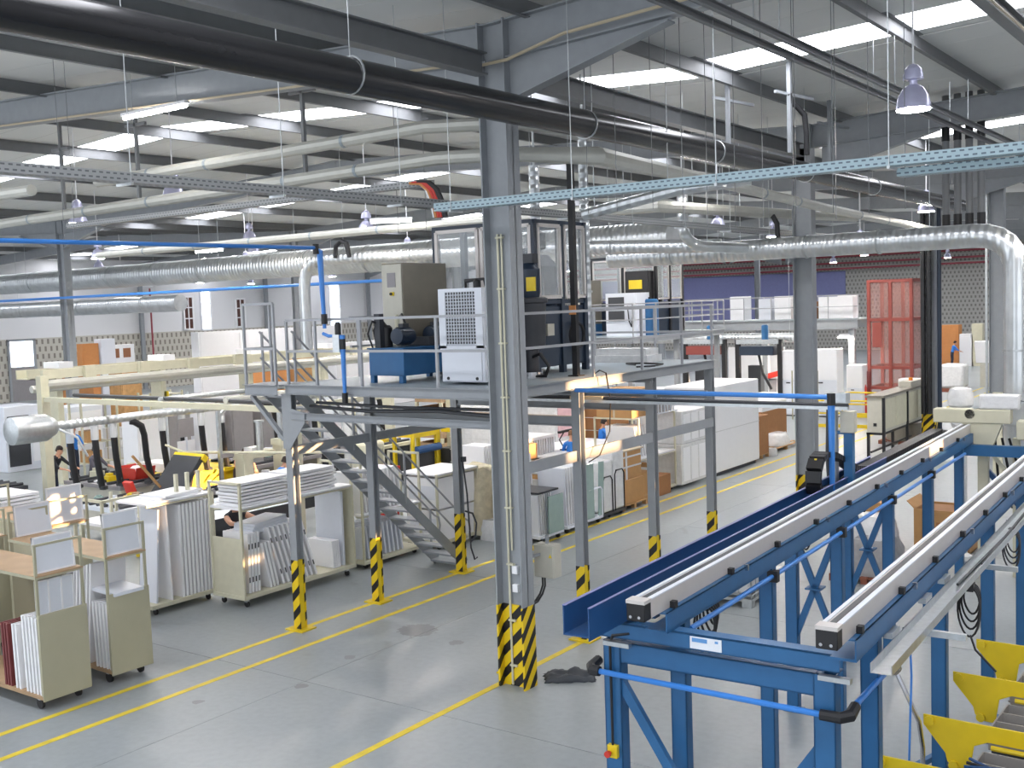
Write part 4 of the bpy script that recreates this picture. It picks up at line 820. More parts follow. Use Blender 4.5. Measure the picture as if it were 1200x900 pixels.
for k in range(6):
    for y in (-.55,.55): cv.tube([(-.58+1.16*k/5,y,.15),(-.58+1.16*k/5,y,1.02)],.011,6)
    for x in (-.58,.58): cv.tube([(x,-.55+1.1*k/5,.15),(x,-.55+1.1*k/5,1.02)],.011,6)
cv.build('cage_bars','galv',t); MB().box(-.6,.6,-.57,.57,.11,.16).build('pallet_deck','galv',t)
for x in (-.5,.5):
    for y in (-.48,.48): MB().box(x-.09,x+.09,y-.08,y+.08,0,.11).build('pallet_foot','galv',t)
MB().lathe((0,0,.95),[(.12,0),(.12,.05)],14).build('lid','black',t); MB().tube([(-.5,.3,1.05),(0,.32,1.06),(.5,.3,1.05)],.012,6).build('cross_tube','galv',t)
def pallet(x0, y0, w, d, label, mt='pine', rz=0, name='pallet'):
    t = thing(name, label, 'pallet', (x0,y0,0), rz)
    for i in range(5): MB().box(.0+ i*(w-.12)/4, .12+i*(w-.12)/4, 0, d, .115, .135).build('deck_board',mt,t)
    for y in (0,d/2-.05,d-.1): MB().box(0,w,y,y+.1,.1,.115).build('stringer_board',mt,t); 
    for y in (0,d/2-.05,d-.1):
        for x in (0,w/2-.06,w-.12): MB().box(x,x+.12,y,y+.1,0,.1).build('block',mt,t)
    return t
pallet(-7.1,19.75,1.3,1.1,'reddish wooden pallet under the wrapped sacks behind the blue frame','brownred')
def sack(x, y, z, w, d, h, label, mt='bag', seed=1, name='sack_pile'):
    random.seed(seed); t = thing(name, label, 'sacks', (x,y,z)); m = MB(); nx, ny = 9, 9; vs_ = []
    for k in range(6):
        f = k/5
        for j in range(16):
            a = 2*PI*j/16; q = (1-.25*f**2)*(1+.08*(random.random()-.5)); c, s = math.cos(a), math.sin(a)
            c = math.copysign(abs(c)**.6, c); s = math.copysign(abs(s)**.6, s)
            vs_.append((w/2*c*q, d/2*s*q, h*f*(1+.12*(random.random()-.5)) if k else 0))
    fs = [(k*16+j, k*16+(j+1) % 16, (k+1)*16+(j+1) % 16, (k+1)*16+j) for k in range(5) for j in range(16)] + [tuple(range(80,96)), tuple(range(15,-1,-1))]
    o = m.add(vs_, fs).build('sack_body', mt, t, sharp=60); return t
t = sack(-6.45,20.3,.136,1.15,1.0,.75,'grey film-wrapped sacks on the reddish pallet',seed=4); sack(-6.45,20.3,.62,.9,.8,.42,'clear-wrapped bundle on top of the grey sacks','wrap',9,'wrapped_bundle').location.z = .8
t = thing('carton', 'open brown carton with packing inside between the blue legs', 'carton', (-6.45,23.0,0))
MB().box(0,1.1,0,.02,0,.85).box(0,1.1,.98,1.0,0,.85).box(0,.02,.02,.98,0,.85).box(1.08,1.1,.02,.98,0,.85).box(0,1.1,0,1,0,.02).build('carton_body','carton',t); MB().box(.1,1.0,.1,.9,.02,.82).build('packing','carton2',t)
MB().prism([(0,.85),(-.15,1.0),(-.14,1.01),(.01,.86)],'y',.02,.98).build('flap','carton',t); MB().prism([(1.1,.85),(1.25,.95),(1.24,.97),(1.09,.86)],'y',.02,.98).build('flap','carton',t); MB().box(.45,.65,-.004,0,.5,.6).build('print','carton2',t)
t = thing('carton', 'small brown carton beside the second blue x-braced trestle', 'carton', (-8.3,24.6,0)); MB().box(0,.7,0,.6,0,.6).build('carton_body','carton',t); MB().box(.3,.4,-.004,.604,.596,.604).build('tape','tan',t)
t = thing('timber', 'wooden beam and rods lying under the blue front frame', 'timber', (-4.3,9.6,0),GA); MB().box(.8,.9,0,2.2,0,.1).build('beam_piece','brownred',t); MB().tube([(.5,-.2,.02),(.7,2.4,.02)],.02,6).tube([(.35,-.2,.02),(.62,2.4,.02)],.02,6).build('rods','galv',t)

# ================================================================= SWITCH CABINET, RAILINGS, MID RIGHT
t = thing('switch_cabinet', 'long grey switch cabinet with pale doors on black legs in the aisle', 'cabinet', (-11.0,34.2,0))
MB().box(0,.5,0,5.0,.95,2.05).build('cabinet_body','beige',t,bevel=.01); MB().box(-.04,.54,-.05,5.05,2.05,2.12).build('top_slab','taupe',t)
for k in range(4): MB().box(.5,.52,.1+1.22*k,1.24+1.22*k,1.05,1.98).build('cabinet_door','cream',t)
for y in (-.02,2.5,4.95):
    for x in (.02,.5): MB().box(x-.03,x+.05,y,y+.09,0,2.05 if x > .3 else .95).build('leg','black',t)
MB().box(-.02,.5,-.02,5.0,.88,.95).build('cable_shelf','black',t); MB().box(.1,.14,-.01,5.0,.3,.36).build('leg_rail','black',t); MB().box(.2,.3,-.02,0,1.15,1.25).build('switch','black',t)
MB().lathe((.25,3.9,2.12),[(.09,0),(.09,.12),(.07,.2)],12).build('warning_beacon','red',t); MB().lathe((.25,3.9,2.32),[(.07,0),(.07,.08)],12).build('beacon_lens','orange',t); MB().box(.05,.45,3.2,4.6,2.12,2.3).build('top_box','beige',t)
def yrail(label, pts, h=1.1):
    t = thing('safety_railing', label, 'railing', (pts[0][0],pts[0][1],0))
    for a, b in zip(pts[:-1], pts[1:]):
        for z in (h,.6): MB().tube([(a[0],a[1],z),(b[0],b[1],z)],.035,8).build('handrail' if z == h else 'mid_rail','yellow',t,world=True)
        MB().bar((a[0],a[1],.1),(b[0],b[1],.1),.02,.14).build('toe_board','yellow',t,world=True)
    for p in pts: MB().tube([(p[0],p[1],0),(p[0],p[1],h)],.035,8).build('rail_post','yellow',t,world=True)
    return t
yrail('nearer yellow safety railing left of the grey switch cabinet', [(-16.4,42.2),(-14.6,42.4),(-13.1,42.5)]); yrail('farther yellow safety railing in front of the red lift cage', [(-15.7,46.0),(-13.4,46.0),(-12.6,43.2)])
t = thing('fire_extinguisher', 'red fire extinguisher stand behind the yellow railing', 'extinguisher', (-15.4,47.4,0)); MB().lathe((0,0,.0),[(.16,0),(.16,1.2),(.08,1.4)],12).build('cylinder_body','red',t); MB().box(-.25,.25,.2,.25,0,1.9).build('back_board','maroon',t); MB().lathe((0,0,1.4),[(.05,0),(.05,.12)],8).build('valve','black',t)
for x, y, w, d, h, l in ((-18.6,46.0,.9,.8,2.9,'tall white refrigerator carcass under the walkway, left one'),(-17.3,46.0,1.25,.8,2.95,'tall white refrigerator carcass under the walkway, right one'),(-16.0,47.0,.7,.7,2.2,'narrow white cabinet beside the walkway post'),(-13.9,47.4,.8,.6,1.6,'white panel cabinet in front of the red lift cage')):
    t = thing('white_cabinet', l, 'cabinet', (x,y,0)); MB().box(0,w,0,d,.05,h).build('cabinet_body','white',t,bevel=.02); MB().box(.03,w-.03,-.03,0,.1,h*.55).build('door','white2',t); MB().box(.03,w-.03,-.03,0,h*.57,h-.03).build('door','white',t); MB().box(.05,w-.05,.05,d-.05,0,.05).build('plinth','dark',t); MB().box(w*.3,w*.5,-.05,-.03,h*.5,h*.52).build('handle','dark',t)
for k in range(5):
    m = MB().tube([(-17.6+.28*k,44.8,0),(-17.6+.28*k,44.8,2.1)],.03,6).build('yellow_rod','olive'); tag(m,'thin olive rod standing upright before the white refrigerator carcasses','rod','rods before the refrigerators')
pallet(-12.0,38.5,1.5,1.1,'dark red pallet stack in the aisle behind the second column','brownred'); t = thing('grey_drum_stack','grey banded coil on the dark red pallet','coil',(-11.25,39.05,.136)); MB().lathe((0,0,0),[(.6,0),(.62,.1),(.6,.35),(.62,.45),(.6,.6)],18).build('coil_body','taupe',t); MB().lathe((0,0,.6),[(.25,0),(.25,.02)],14).build('core','dark',t)
# far right bay
t = thing('wrapped_bale', 'sunlit white wrapped bale in the far right aisle', 'bale', (-14.6,59.6,0)); MB().box(-.6,.6,-.6,.6,.2,1.45).build('bale_body','wrap',t,bevel=.15); MB().box(-.6,.6,-.6,.6,0,.18).build('pallet','brownred',t)
for x, y, w, d, h, mt, l in ((-20.5,80,1.2,1,2.8,'orangebox','orange-brown cabinet against the far wall right'),(-19.0,79,.9,.9,2.2,'white','white box beside the far orange-brown cabinet'),(-18.2,79,.7,.6,2.9,'cream','pale upright panel by the far orange-brown cabinet'),(-14.5,76,6.0,1.2,2.6,'brownboard','long brown board rack against the far wall'),(-13.8,74.8,4.6,1.0,1.9,'white2','white bench front below the brown board rack'),(-15.0,69,2.0,1.2,1.55,'white2','white work table with a panel near the far worker'),(-13.0,73,.9,.7,3.4,'bluewall','blue and pink box on top of the far shelf')):
    t = thing('far_cabinet', l, 'cabinet', (x,y,0)); MB().box(0,w,0,d,0,h).build('cabinet_body',mt,t); MB().box(w*.1,w*.9,-.04,0,h*.55,h*.92).build('front_panel',mt,t); MB().box(w*.1,w*.9,-.04,0,h*.08,h*.5).build('front_panel',mt,t)
t = thing('tool_station', 'white tilted panel machine in the far right aisle', 'machine', (-13.4,62.5,0)); MB().obox((0,0,1.9),(1.6,.2,1.2),.3).build('tilted_panel','white',t); MB().box(-.6,.6,.1,.7,0,1.3).build('base_frame','beige',t); MB().box(-.2,1.4,.8,1.2,0,1.5).build('side_unit','panelgrey',t); MB().ring((1.2,.6,1.7),.4,.05,16,6,'y').build('hose','tan',t)
t = thing('coat_rack', 'dark coat hanging on a cream post at the right edge', 'coat', (-6.9,33.5,0)); MB().box(-.25,.0,0,.12,0,2.35).build('post','cream',t); MB().box(.05,.1,0,.1,0,2.2).build('side_post','brownboard',t); MB().lathe((.45,.05,1.45),[(.24,0),(.2,.3),(.16,.6),(.05,.85)],10).build('coat','denim',t); MB().bar((.0,.05,2.3),(.5,.05,2.3),.03).build('hook_rail','dark',t)
# ================================================================= TROLLEYS AND RACKS OF WHITE PANELS (left)
PANEL = {}
def panel(dx, dy, dz, mt='white', edge=None, holes=False):
    k = (round(dx,3),round(dy,3),round(dz,3),mt,holes)
    if k not in PANEL:
        m = MB().box(-dx/2,dx/2,-dy/2,dy/2,0,dz); mats = [mt,'dark']
        if holes:
            m.mat(1)
            for zz in (dz*.22, dz*.78):
                if dx < dy: m.box(-dx*.28,dx*.28,-dy/2-.002,-dy/2+.001,zz-.05,zz+.05).box(-dx*.28,dx*.28,dy/2-.001,dy/2+.002,zz-.05,zz+.05)
                else: m.box(dx/2-.001,dx/2+.002,-dy*.28,dy*.28,zz-.05,zz+.05)
        o = m.build('door_panel', mats, None, bevel=.006); PANEL[k] = o.data; bpy.data.objects.remove(o)
    return PANEL[k]
def put(data, loc, label, group, cat='panel', rx=0, ry=0, rz=0, name='door_panel'):
    o = bpy.data.objects.new(name, data); COL.objects.link(o); o.location = loc; o.rotation_euler = (rx,ry,rz)
    return tag(o, label, cat, group)
def casters(t, pts, r=.06):
    for x, y in pts:
        MB().box(x-.03,x+.03,y-.035,y+.035,2*r-.02,2*r+.05).build('caster_fork','galv',t); MB().lathe((x,y,r),[(0,-.02),(r,-.02),(r,.02),(0,.02)],14,'y').build('wheel','rubber',t)
def cart(x, y, L, Wd, label, rz=0, shelf=1.9, ptop=1.36, top=2.32, wood=True):
    t = thing('panel_trolley', label, 'trolley', (x,y,0), rz)      # local: x 0 at the front panel, runs to -L
    MB().box(-L,0,0,Wd,.17,.22).build('base','wood' if wood else 'cream',t); MB().box(.001,.022,-.004,Wd+.004,.15,ptop).build('end_panel','olive',t,bevel=.004); MB().box(-L-.022,-L-.001,0,Wd,.15,ptop).build('end_panel','olive',t)
    for px in (-.02,-L+.02):
        for py in (.02,Wd-.02): MB().bar((px,py,.17),(px,py,top),.035).build('post','olive',t)
        MB().bar((px,0,top),(px,Wd,top),.03).build('top_bar','olive',t); MB().bar((px,0,shelf-.03),(px,Wd,shelf-.03),.03).build('shelf_bar','olive',t)
    MB().box(-L,0,0,Wd,shelf-.02,shelf).build('shelf','wood',t); MB().box(-L,-.0,-.006,.018,shelf-.045,shelf-.003).build('shelf_edge','olive',t)
    casters(t, [(-.2,.08),(-.2,Wd-.08),(-L+.2,.08),(-L+.2,Wd-.08)], .075); return t
cart(-13.94,8.02,2.4,.73,'olive-ended panel trolley at the bottom left, nearest the camera',0)
cart(-14.05,9.17,2.75,.68,'second olive-ended panel trolley with a grey board, beside the aisle line',-.03)
cart(-17.1,10.15,2.7,.74,'olive panel trolley behind the two front ones, under the sunlit board',-.03,1.9)
cart(-17.2,8.7,2.4,.74,'panel trolley half out of the picture at the left edge',-.03,1.9)
for i in range(7): put(panel(.04,.66,(1.08 if i < 5 else .92),'white',holes=False),(-14.02-.085*i-(.1 if i>4 else 0),8.37,.22),'white door panel standing in the nearest trolley at the bottom left','doors in the nearest trolley',ry=-.03)
for i in range(3): put(panel(.04,.66,.9,'maroon'),(-14.78-.07*i,8.37,.22),'dark red edged panel standing in the nearest trolley','red panels in the nearest trolley',ry=-.03)
for i in range(5): put(panel(.04,.6,.98,'white'),(-14.12-.085*i,9.5,.22),'white door panel standing in the second trolley','doors in the second trolley',ry=-.03)
for i in range(8): put(panel(.04,.6,1.55-.03*i,'white'),(-14.7-.09*i,9.52+.003*i,.22),'white leaning panel behind the second trolley end board','leaning panels in the second trolley',ry=.12)
put(panel(.62,.5,.05,'white2'),(-14.3,9.5,1.33),'grey-white board lying flat on the panels of the second trolley',None,'board',ry=.05,name='flat_board')
def framed(x, y, z, w, h, label, mt='white', rz=0, ry=0, div=0, name='framed_board'):
    t = thing(name, label, 'board', (x,y,z), rz); t.rotation_euler = (0,ry,rz)
    MB().box(-.02,.0,0,w,0,h).build('board','white2',t)
    for a in (0,w-.025): MB().box(-.025,.012,a,a+.025,0,h).build('board_edge',mt,t)
    for a in (0,h-.025): MB().box(-.025,.012,0,w,a,a+.025).build('board_edge',mt,t)
    for k in range(1,div+1): MB().box(0,.012,w*k/(div+1)-.012,w*k/(div+1)+.012,0,h).build('divider',mt,t)
    return t
framed(-14.02,8.08,1.915,.6,.5,'white framed board standing on the shelf of the nearest trolley',ry=-.12)
framed(-14.1,8.1,1.3,.58,.5,'grey board with two dividers behind the nearest trolley end panel',div=2)
framed(-14.1,9.22,1.915,.6,.62,'grey framed board standing on the shelf of the second trolley',ry=-.1)
framed(-16.72,9.35,1.915,.62,.5,'white board standing at the back of the second trolley shelf',ry=-.08)
framed(-17.2,10.2,1.915,.66,.62,'sunlit white board with a shadow stripe, standing on the trolley shelf behind',ry=-.05)
# ---- rack A: white doors seen edge-on
def rack(name, label, x0, x1, y0, y1, z0, top, mt='cream', shelf=None, posts=None, ends=None, skip=()):
    t = thing(name, label, 'rack', (x0,y0,0)); w, L = x1-x0, y1-y0
    MB().box(0,w,0,L,z0,z0+.07).build('base_frame',mt,t)
    pt = posts or top
    for px in (.02,w-.02):
        for py in (.02,L-.02):
            if (px > w/2, py > L/2) not in skip: MB().bar((px,py,z0),(px,py,pt),.045).build('post',mt,t)
    MB().box(0,w,0,L,top-.04,top).build('top_shelf','white',t)
    for px in (.02,w-.02): MB().bar((px,0,top-.05),(px,L,top-.05),.04).build('top_rail',mt,t)
    if pt > top:
        for py in (.02,L-.02): MB().bar((0,py,pt),(w,py,pt),.045).build('top_bar',mt,t)
    if ends:
        for py in ends: MB().box(.03,w-.03,py,py+.02,z0+.05,ends[py]).build('end_panel','cream',t)
    casters(t, [(.12,.15),(w-.12,.15),(.12,L-.15),(w-.12,L-.15)], .055); return t
rack('panel_rack','cream rack full of upright white doors left of the striped post',-17.55,-16.6,11.72,13.2,.13,2.05,skip=((True,False),))
for i in range(9): put(panel(.8,.052,1.72,'white'),(-17.05,12.45+.084*i,.2),'white door standing upright in the rack left of the striped post','doors in the left cream rack')
put(panel(.8,.03,1.75,'white'),(-17.05,12.2,.2),'broad white sheet at the near end of the left cream rack',None,'panel',rx=.02); put(panel(.5,.035,1.7,'white2'),(-16.95,11.9,.2),'blue-white sheet leaning at the near end of the left cream rack',None,'panel',rx=-.08)
for i in range(2): put(panel(.65,.95,.035,'white'),(-17.05,12.5+.1*i,2.05+.036*i),('lower','upper')[i]+' white board lying on top of the left cream rack',None,'board',name='flat_board',rz=.15*i)
# ---- rack B
rb = rack('panel_rack','cream rack on casters with stacked white shelves, behind the first striped post',-16.38,-15.5,12.9,15.8,.16,1.86,posts=2.3,ends={.02:1.28,2.86:1.8})
for i in range(4): put(panel(.7,.05,1.1,'white',holes=True),(-15.95,13.12+.075*i,.24),'white door upright near the cream end of the stacked rack','upright doors in the stacked rack',rx=-.03)
for i in range(3): put(panel(.7,.05,.9,'white'),(-15.93,13.62+.085*i,.24),'shorter white door leaning in the stacked rack','short doors in the stacked rack',rx=.22)
for i in range(8): put(panel(.72,.05,1.18,'white',holes=True),(-15.95,13.95+.12*i,.24),'white door leaning in the middle of the stacked rack','leaning doors in the stacked rack',rx=.3)
for i in range(4): put(panel(.7,.04,.55,'white'),(-15.93,15.28+.05*i,.24),'small white box panel at the far end of the stacked rack','small panels in the stacked rack',rx=.06)
put(panel(.75,.05,1.5,'white2'),(-15.95,15.55,.24),'tall pale board at the far end of the stacked rack',None,'board')
for s in range(2):
    for i in range(7):
        put(panel(.66,1.14,.046,'white'),(-15.94+.012*((i*7) % 3-1),13.6+1.28*s+.03*((i*5) % 3-1),1.862+.064*i),'white shelf board lying in the %s pile on the stacked rack' % ('near','far')[s],'boards in the %s pile' % ('near','far')[s],'board',name='shelf_board')
for i in range(4): put(panel(.5,.9,.045,'white2'),(-15.95,13.75,1.3+.05*i),'pale board lying low inside the stacked rack','boards inside the stacked rack','board',name='shelf_board',rz=.05*i,rx=.04)
for i in range(3): put(panel(.06,.06,.4,'cream'),(-16.9,12.6+.25*i,2.05),'cream upright peg on the left cream rack','pegs on the left cream rack','peg',name='upright_peg')
# ---- rack C, under the stair
rack('panel_rack','cream two-tier rack of white drawer fronts behind the staircase',-16.5,-15.6,16.15,18.0,.1,1.15,posts=2.2)
for i in range(11): put(panel(.7,.05,.85,'white'),(-16.05,16.28+.12*i,1.16),'white drawer front in the upper tier behind the staircase','drawer fronts, upper tier',rx=.15)
for i in range(10): put(panel(.7,.05,.7,'white2'),(-16.05,16.28+.13*i,.18),'white drawer front in the lower tier behind the staircase','drawer fronts, lower tier',rx=.12)
t = thing('red_crate','red striped crate seen through the stair treads','crate',(-17.4,18.2,1.2)); t.location.z = 0; MB().box(0,.6,0,.5,.0,1.75).build('crate_body','red',t)
for k in range(4): MB().box(-.005,.605,.05+.12*k,.09+.12*k,.1,1.7).build('rib','white2',t)
rack('panel_rack','cream rack with white boxes behind the lower stair flight',-16.4,-15.3,18.2,19.7,.12,1.7)
for i in range(2):
    for j in range(2):
        t = thing('white_carton','white packed box in the rack behind the lower stair, %s %s' % (('near','far')[i],('lower','upper')[j]),'carton',(-16.3,18.3+.68*i,.19+.72*j)); MB().box(0,.95,0,.62,0,.68).build('carton_body','white',t); MB().box(.1,.85,-.004,0,.2,.5).build('side_flap','white2',t)
for i in range(3): put(panel(.8,.06,1.5,('white','white','green')[i]),(-15.9,19.72+.08*i,.08),('first','second','frosted green')[i]+' upright sheet at the right end of the stair rack',None,'panel')
t = thing('film_bale','dirty cream film-wrapped bale left of the near column','bale',(-15.6,19.9,0)); MB().box(-.5,.55,-.35,.55,.1,.2).build('pallet','cream',t)
o = sack(-15.6,20.0,.2,1.05,1.0,1.4,'lumpy dirty-cream wrapped bundle on the white base left of the near column','dirty',11,'wrapped_bundle'); sack(-15.0,19.75,.1,.5,.45,.45,'small crumpled white film bag at the foot of the dirty bundle','wrap',5,'film_bag').location.z = .0
for i in range(4): put(panel(.8,.05,1.75,'white' if i else 'panelgrey'),(-15.1,20.75+.1*i,.1),('grey','first white','second white','third white')[i]+' panel leaning just left of the near column',None,'panel',rx=.06)
t = thing('carton','brown carton on end just left of the near column','carton',(-14.9,20.25,0)); MB().box(0,.5,0,.35,0,1.0).build('carton_body','carton',t); MB().box(.0,.5,.16,.2,.998,1.003).build('tape','tan',t)
for i in range(7): put(panel(.75,.04,.7,'white'),(-16.6,21.2+.09*i,1.2),'white panel standing on the bench behind the near column','panels on the bench behind the near column',rx=.05)
t = thing('work_bench','white work bench behind the near column','bench',(-17.2,20.9,0)); MB().box(0,1.0,0,3.4,1.1,1.18).build('bench_top','white',t)
for px in (.05,.95):
    for py in (.05,3.35): MB().bar((px,py,0),(px,py,1.1),.06).build('leg','cream',t)
# ---- glass panel carts right of the near column
def glass_cart(x, y, L, h, label, n, glab, ggrp):
    t = thing('panel_cart', label, 'trolley', (x,y,0)); MB().box(0,.85,0,L,.12,.18).build('base_frame','white2',t); casters(t,[(.1,.1),(.75,.1),(.1,L-.1),(.75,L-.1)],.055)
    MB().tube([(.84,L*.55,.18),(.84,L*.55,h*.6),(.84,L*.55+.08,h*.65),(.84,L-.1,h*.65),(.84,L-.03,h*.6),(.84,L-.03,.18)],.022,8).build('side_hoop','white2',t); MB().tube([(.02,L-.05,.18),(.02,L-.02,h),(.4,L-.02,h+.02)],.022,8).build('back_hoop','white2',t)
    for i in range(n): put(panel(.75,.035,h,'white' if i % 4 else 'white2'),(x+.4,y+.1+i*(L*.62/n),.18),glab,ggrp,rx=.05)
    return t
glass_cart(-14.55,20.95,1.6,1.35,'white cart of upright panels with a frosted green sheet, right of the near column',9,'white panel standing in the cart right of the near column','panels in the cart right of the near column')
put(panel(.03,.75,1.32,'green'),(-13.7,21.75,.19),'frosted green sheet facing the aisle on the panel cart',None,'glass sheet',name='glass_sheet'); put(panel(.03,.22,1.3,'green'),(-13.72,22.46,.19),'second frosted green sheet beside the sunlit platform post',None,'glass sheet',name='glass_sheet',rx=-.06)
glass_cart(-14.5,19.75,.95,.92,'small white cart with a dark shelf at the near column edge',7,'narrow white panel in the small cart at the near column edge','panels in the small cart')
put(panel(.03,.6,.85,'green'),(-13.62,20.35,.19),'small frosted green sheet on the little cart at the near column',None,'glass sheet',name='glass_sheet'); put(panel(.8,.8,.04,'dark'),(-14.1,20.2,1.12),'dark tray on the small cart at the near column',None,'tray',name='flat_tray')
for i in range(2):
    t = thing('wrapped_stack',('left','right')[i]+' film-wrapped panel stack with a black hoop on casters','wrapped stack',(-14.65,22.66+.58*i,0)); MB().box(0,.85,0,.55,.16,1.45+.2*i).build('stack_body','wrap',t,bevel=.05); MB().box(0,.85,0,.6,.08,.15).build('base','dark',t); casters(t,[(.1,.1),(.75,.5)],.04)
    MB().tube([(.86,.05,.15),(.86,.05,.95+.1*i),(.86,.12,1.05+.1*i),(.86,.42,1.05+.1*i),(.86,.5,.95+.1*i),(.86,.5,.15)],.016,7).build('hoop','black',t)
def carton(x, y, z, w, d, h, label, mt='carton', strap=False):
    t = thing('carton', label, 'carton', (x,y,z)); MB().box(0,w,0,d,0,h).build('carton_body',mt,t,bevel=.012); MB().box(w/2-.03,w/2+.03,-.003,d+.003,-.001,h+.003).build('tape','tan',t)
    if strap:
        MB().box(-.006,w+.006,-.006,d+.006,h*.42,h*.48).box(-.006,w+.006,-.006,d+.006,h*.78,h*.84).build('film_band','wrap',t); MB().box(-.007,w+.007,d*.25,d*.33,-.0,h+.006).build('film_band','wrap',t)
    return t
pallet(-14.95,23.85,1.05,1.3,'pallet under the tall film-banded carton'); carton(-14.9,23.9,.137,.95,1.15,.62,'lower brown carton of the film-banded pair in the aisle row','carton'); carton(-14.9,23.92,.76,.9,1.1,.72,'upper brown carton wrapped in white film bands','carton',True)
put(panel(.95,1.25,.03,'tan'),(-14.45,24.5,1.485),'tan sheet lying on the film-banded carton',None,'board',name='flat_board')
carton(-14.9,25.35,0,.7,.6,.75,'yellowish carton on the floor right of the film-banded pair','carton'); carton(-14.8,26.0,0,.7,.85,.55,'flat carton in the aisle row under the white drawers','carton2')
rack('panel_rack','cream rack of white drawers and cartons behind the third platform post',-15.6,-14.2,25.3,27.4,1.0-.9,1.15,posts=2.2)
for i in range(5): put(panel(.9,.05,.85,'white'),(-14.8,25.5+.14*i,1.16),'white drawer side leaning in the rack behind the third post','drawer sides behind the third post',rx=.2)
carton(-15.5,25.3,1.7+.5,1.1,1.25,.75,'big brown carton on top of the rack behind the third post','carton').location.z = 2.22
t = thing('wire_cage','grey wire basket beside the top carton on the rack','basket',(-15.3,26.6,2.22)); cg = MB()
for k in range(6): cg.bar((1.0,.18*k,0),(1.0,.18*k,.55),.025)
for z in (0,.55): cg.bar((1.0,0,z),(1.0,1.1,z),.03).bar((0,0,z),(1,0,z),.03)
cg.build('basket_bars','white2',t); MB().box(.05,.9,.05,1.0,0,.35).build('load','panelgrey',t)
for k, (y, z, h, l) in enumerate(((27.45,.1,1.15,'lower film-wrapped white drawer block by the tall white stack'),(27.5,1.25,.95,'upper film-wrapped white drawer block by the tall white stack'))):
    t = thing('wrapped_stack', l, 'wrapped stack', (-15.1,y,z)); MB().box(0,1.05,0,1.55,0,h).build('stack_body','wrap',t,bevel=.03)
    for j in range(3): MB().box(1.045,1.06,.08+.5*j,.5+.5*j,.1,h-.1).build('drawer_face','white',t)
    if k == 0: t.location.z = .1; casters(t,[(.1,.1),(.9,.1),(.1,1.4),(.9,1.4)],.04)
t = thing('wrapped_stack','tall white film-wrapped block towering over the aisle row','wrapped stack',(-15.6,29.4,0)); MB().box(0,1.55,0,3.5,.12,2.72).build('stack_body','white',t,bevel=.03); MB().box(.1,1.45,.1,3.4,0,.12).build('base','dark',t); MB().box(-.004,1.556,-.004,3.504,1.35,1.37).build('film_seam','wrap',t)
pallet(-15.3,33.1,1.0,1.2,'pallet under the tall brown carton beyond the white block'); carton(-15.25,33.15,.137,.95,1.1,1.28,'tall brown carton beyond the white block','carton2'); carton(-15.25,33.1,1.42,.5,.4,.35,'small carton on the tall brown carton','carton')
pallet(-15.6,34.7,1.2,2.8,'long pallet at the end of the aisle row'); carton(-16.4,35.4,.14,1.4,2.2,1.2,'wide brown carton with a white lid at the end of the aisle row','carton2'); t = thing('white_board','white board on the wide brown carton','board',(-16.4,35.4,1.345)); MB().box(0,1.4,0,2.2,0,.28).build('board','white',t)
sack(-14.9,36.2,.137,.9,1.2,.42,'white film-wrapped flat bundle on the long pallet','wrap',21,'wrapped_bundle'); sack(-14.3,34.45,0,.4,.4,.25,'crumpled clear film on the floor by the aisle line','film',8,'film_bag')
# ---- benches behind the aisle row
t = thing('drawer_stack','stack of white slatted drawers on the bench behind the sunlit beam','drawers',(-17.9,24.2,1.19)); 
for k in range(11): MB().box(0,.9,.12*k,.12*k+.05,0,.42).build('drawer_edge','white',t)
MB().box(0,.9,0,1.3,.42,.5).build('top_board','white',t); MB().box(.05,.85,.02,1.28,.0,.05).build('base_board','white2',t)
t = thing('work_bench','white bench carrying drawers behind the sunlit beam','bench',(-18.2,23.6,0)); MB().box(0,1.6,0,4.8,1.1,1.18).build('bench_top','white',t)
for px in (.05,1.55):
    for py in (.05,4.75): MB().bar((px,py,0),(px,py,1.1),.06).build('leg','cream',t)
carton(-17.2,23.75,1.185,.5,.4,.42,'brown carton on the bench at the near column edge','carton')
t = thing('desk_lamp','black angled desk lamp on the white bench','lamp',(-16.9,25.8,1.185)); MB().box(-.1,.1,-.1,.1,0,.03).build('lamp_base','black',t); MB().tube([(0,0,.03),(-.1,-.1,.3),(0,0,.52)],.018,7).build('lamp_arm','black',t); MB().bar((-.05,-.2,.52),(.1,.35,.56),.1,.06).build('lamp_head','black',t)
for k, (x, y, w, d, h, mt, l) in enumerate(((-19.5,27.2,1.4,1.6,2.4,'wrap','pink and white wrapped pallet load behind the platform posts'),(-18.6,29.2,1.2,1.2,2.2,'carton2','brown pallet load behind the platform posts'),(-17.9,30.6,1.3,1.2,2.5,'white','white film-topped pallet load behind the platform posts'),(-21.5,26.3,1.6,1.4,2.3,'wrap','clear-wrapped tilted pallet load behind the platform posts'))):
    t = thing('pallet_load', l, 'pallet load', (x,y,0)); MB().box(0,w,0,d,.14,h).build('load_body',mt,t,bevel=.05); MB().box(0,w,0,d,0,.13).build('pallet','pine',t)
    for j in range(4): MB().box(-.01,w+.01,-.01,d+.01,.5+j*.4,.52+j*.4).build('film_band','wrap',t)
    if k == 0: MB().box(w,w+.02,.1,1.3,1.3,2.2).build('pink_sheet','pink',t)
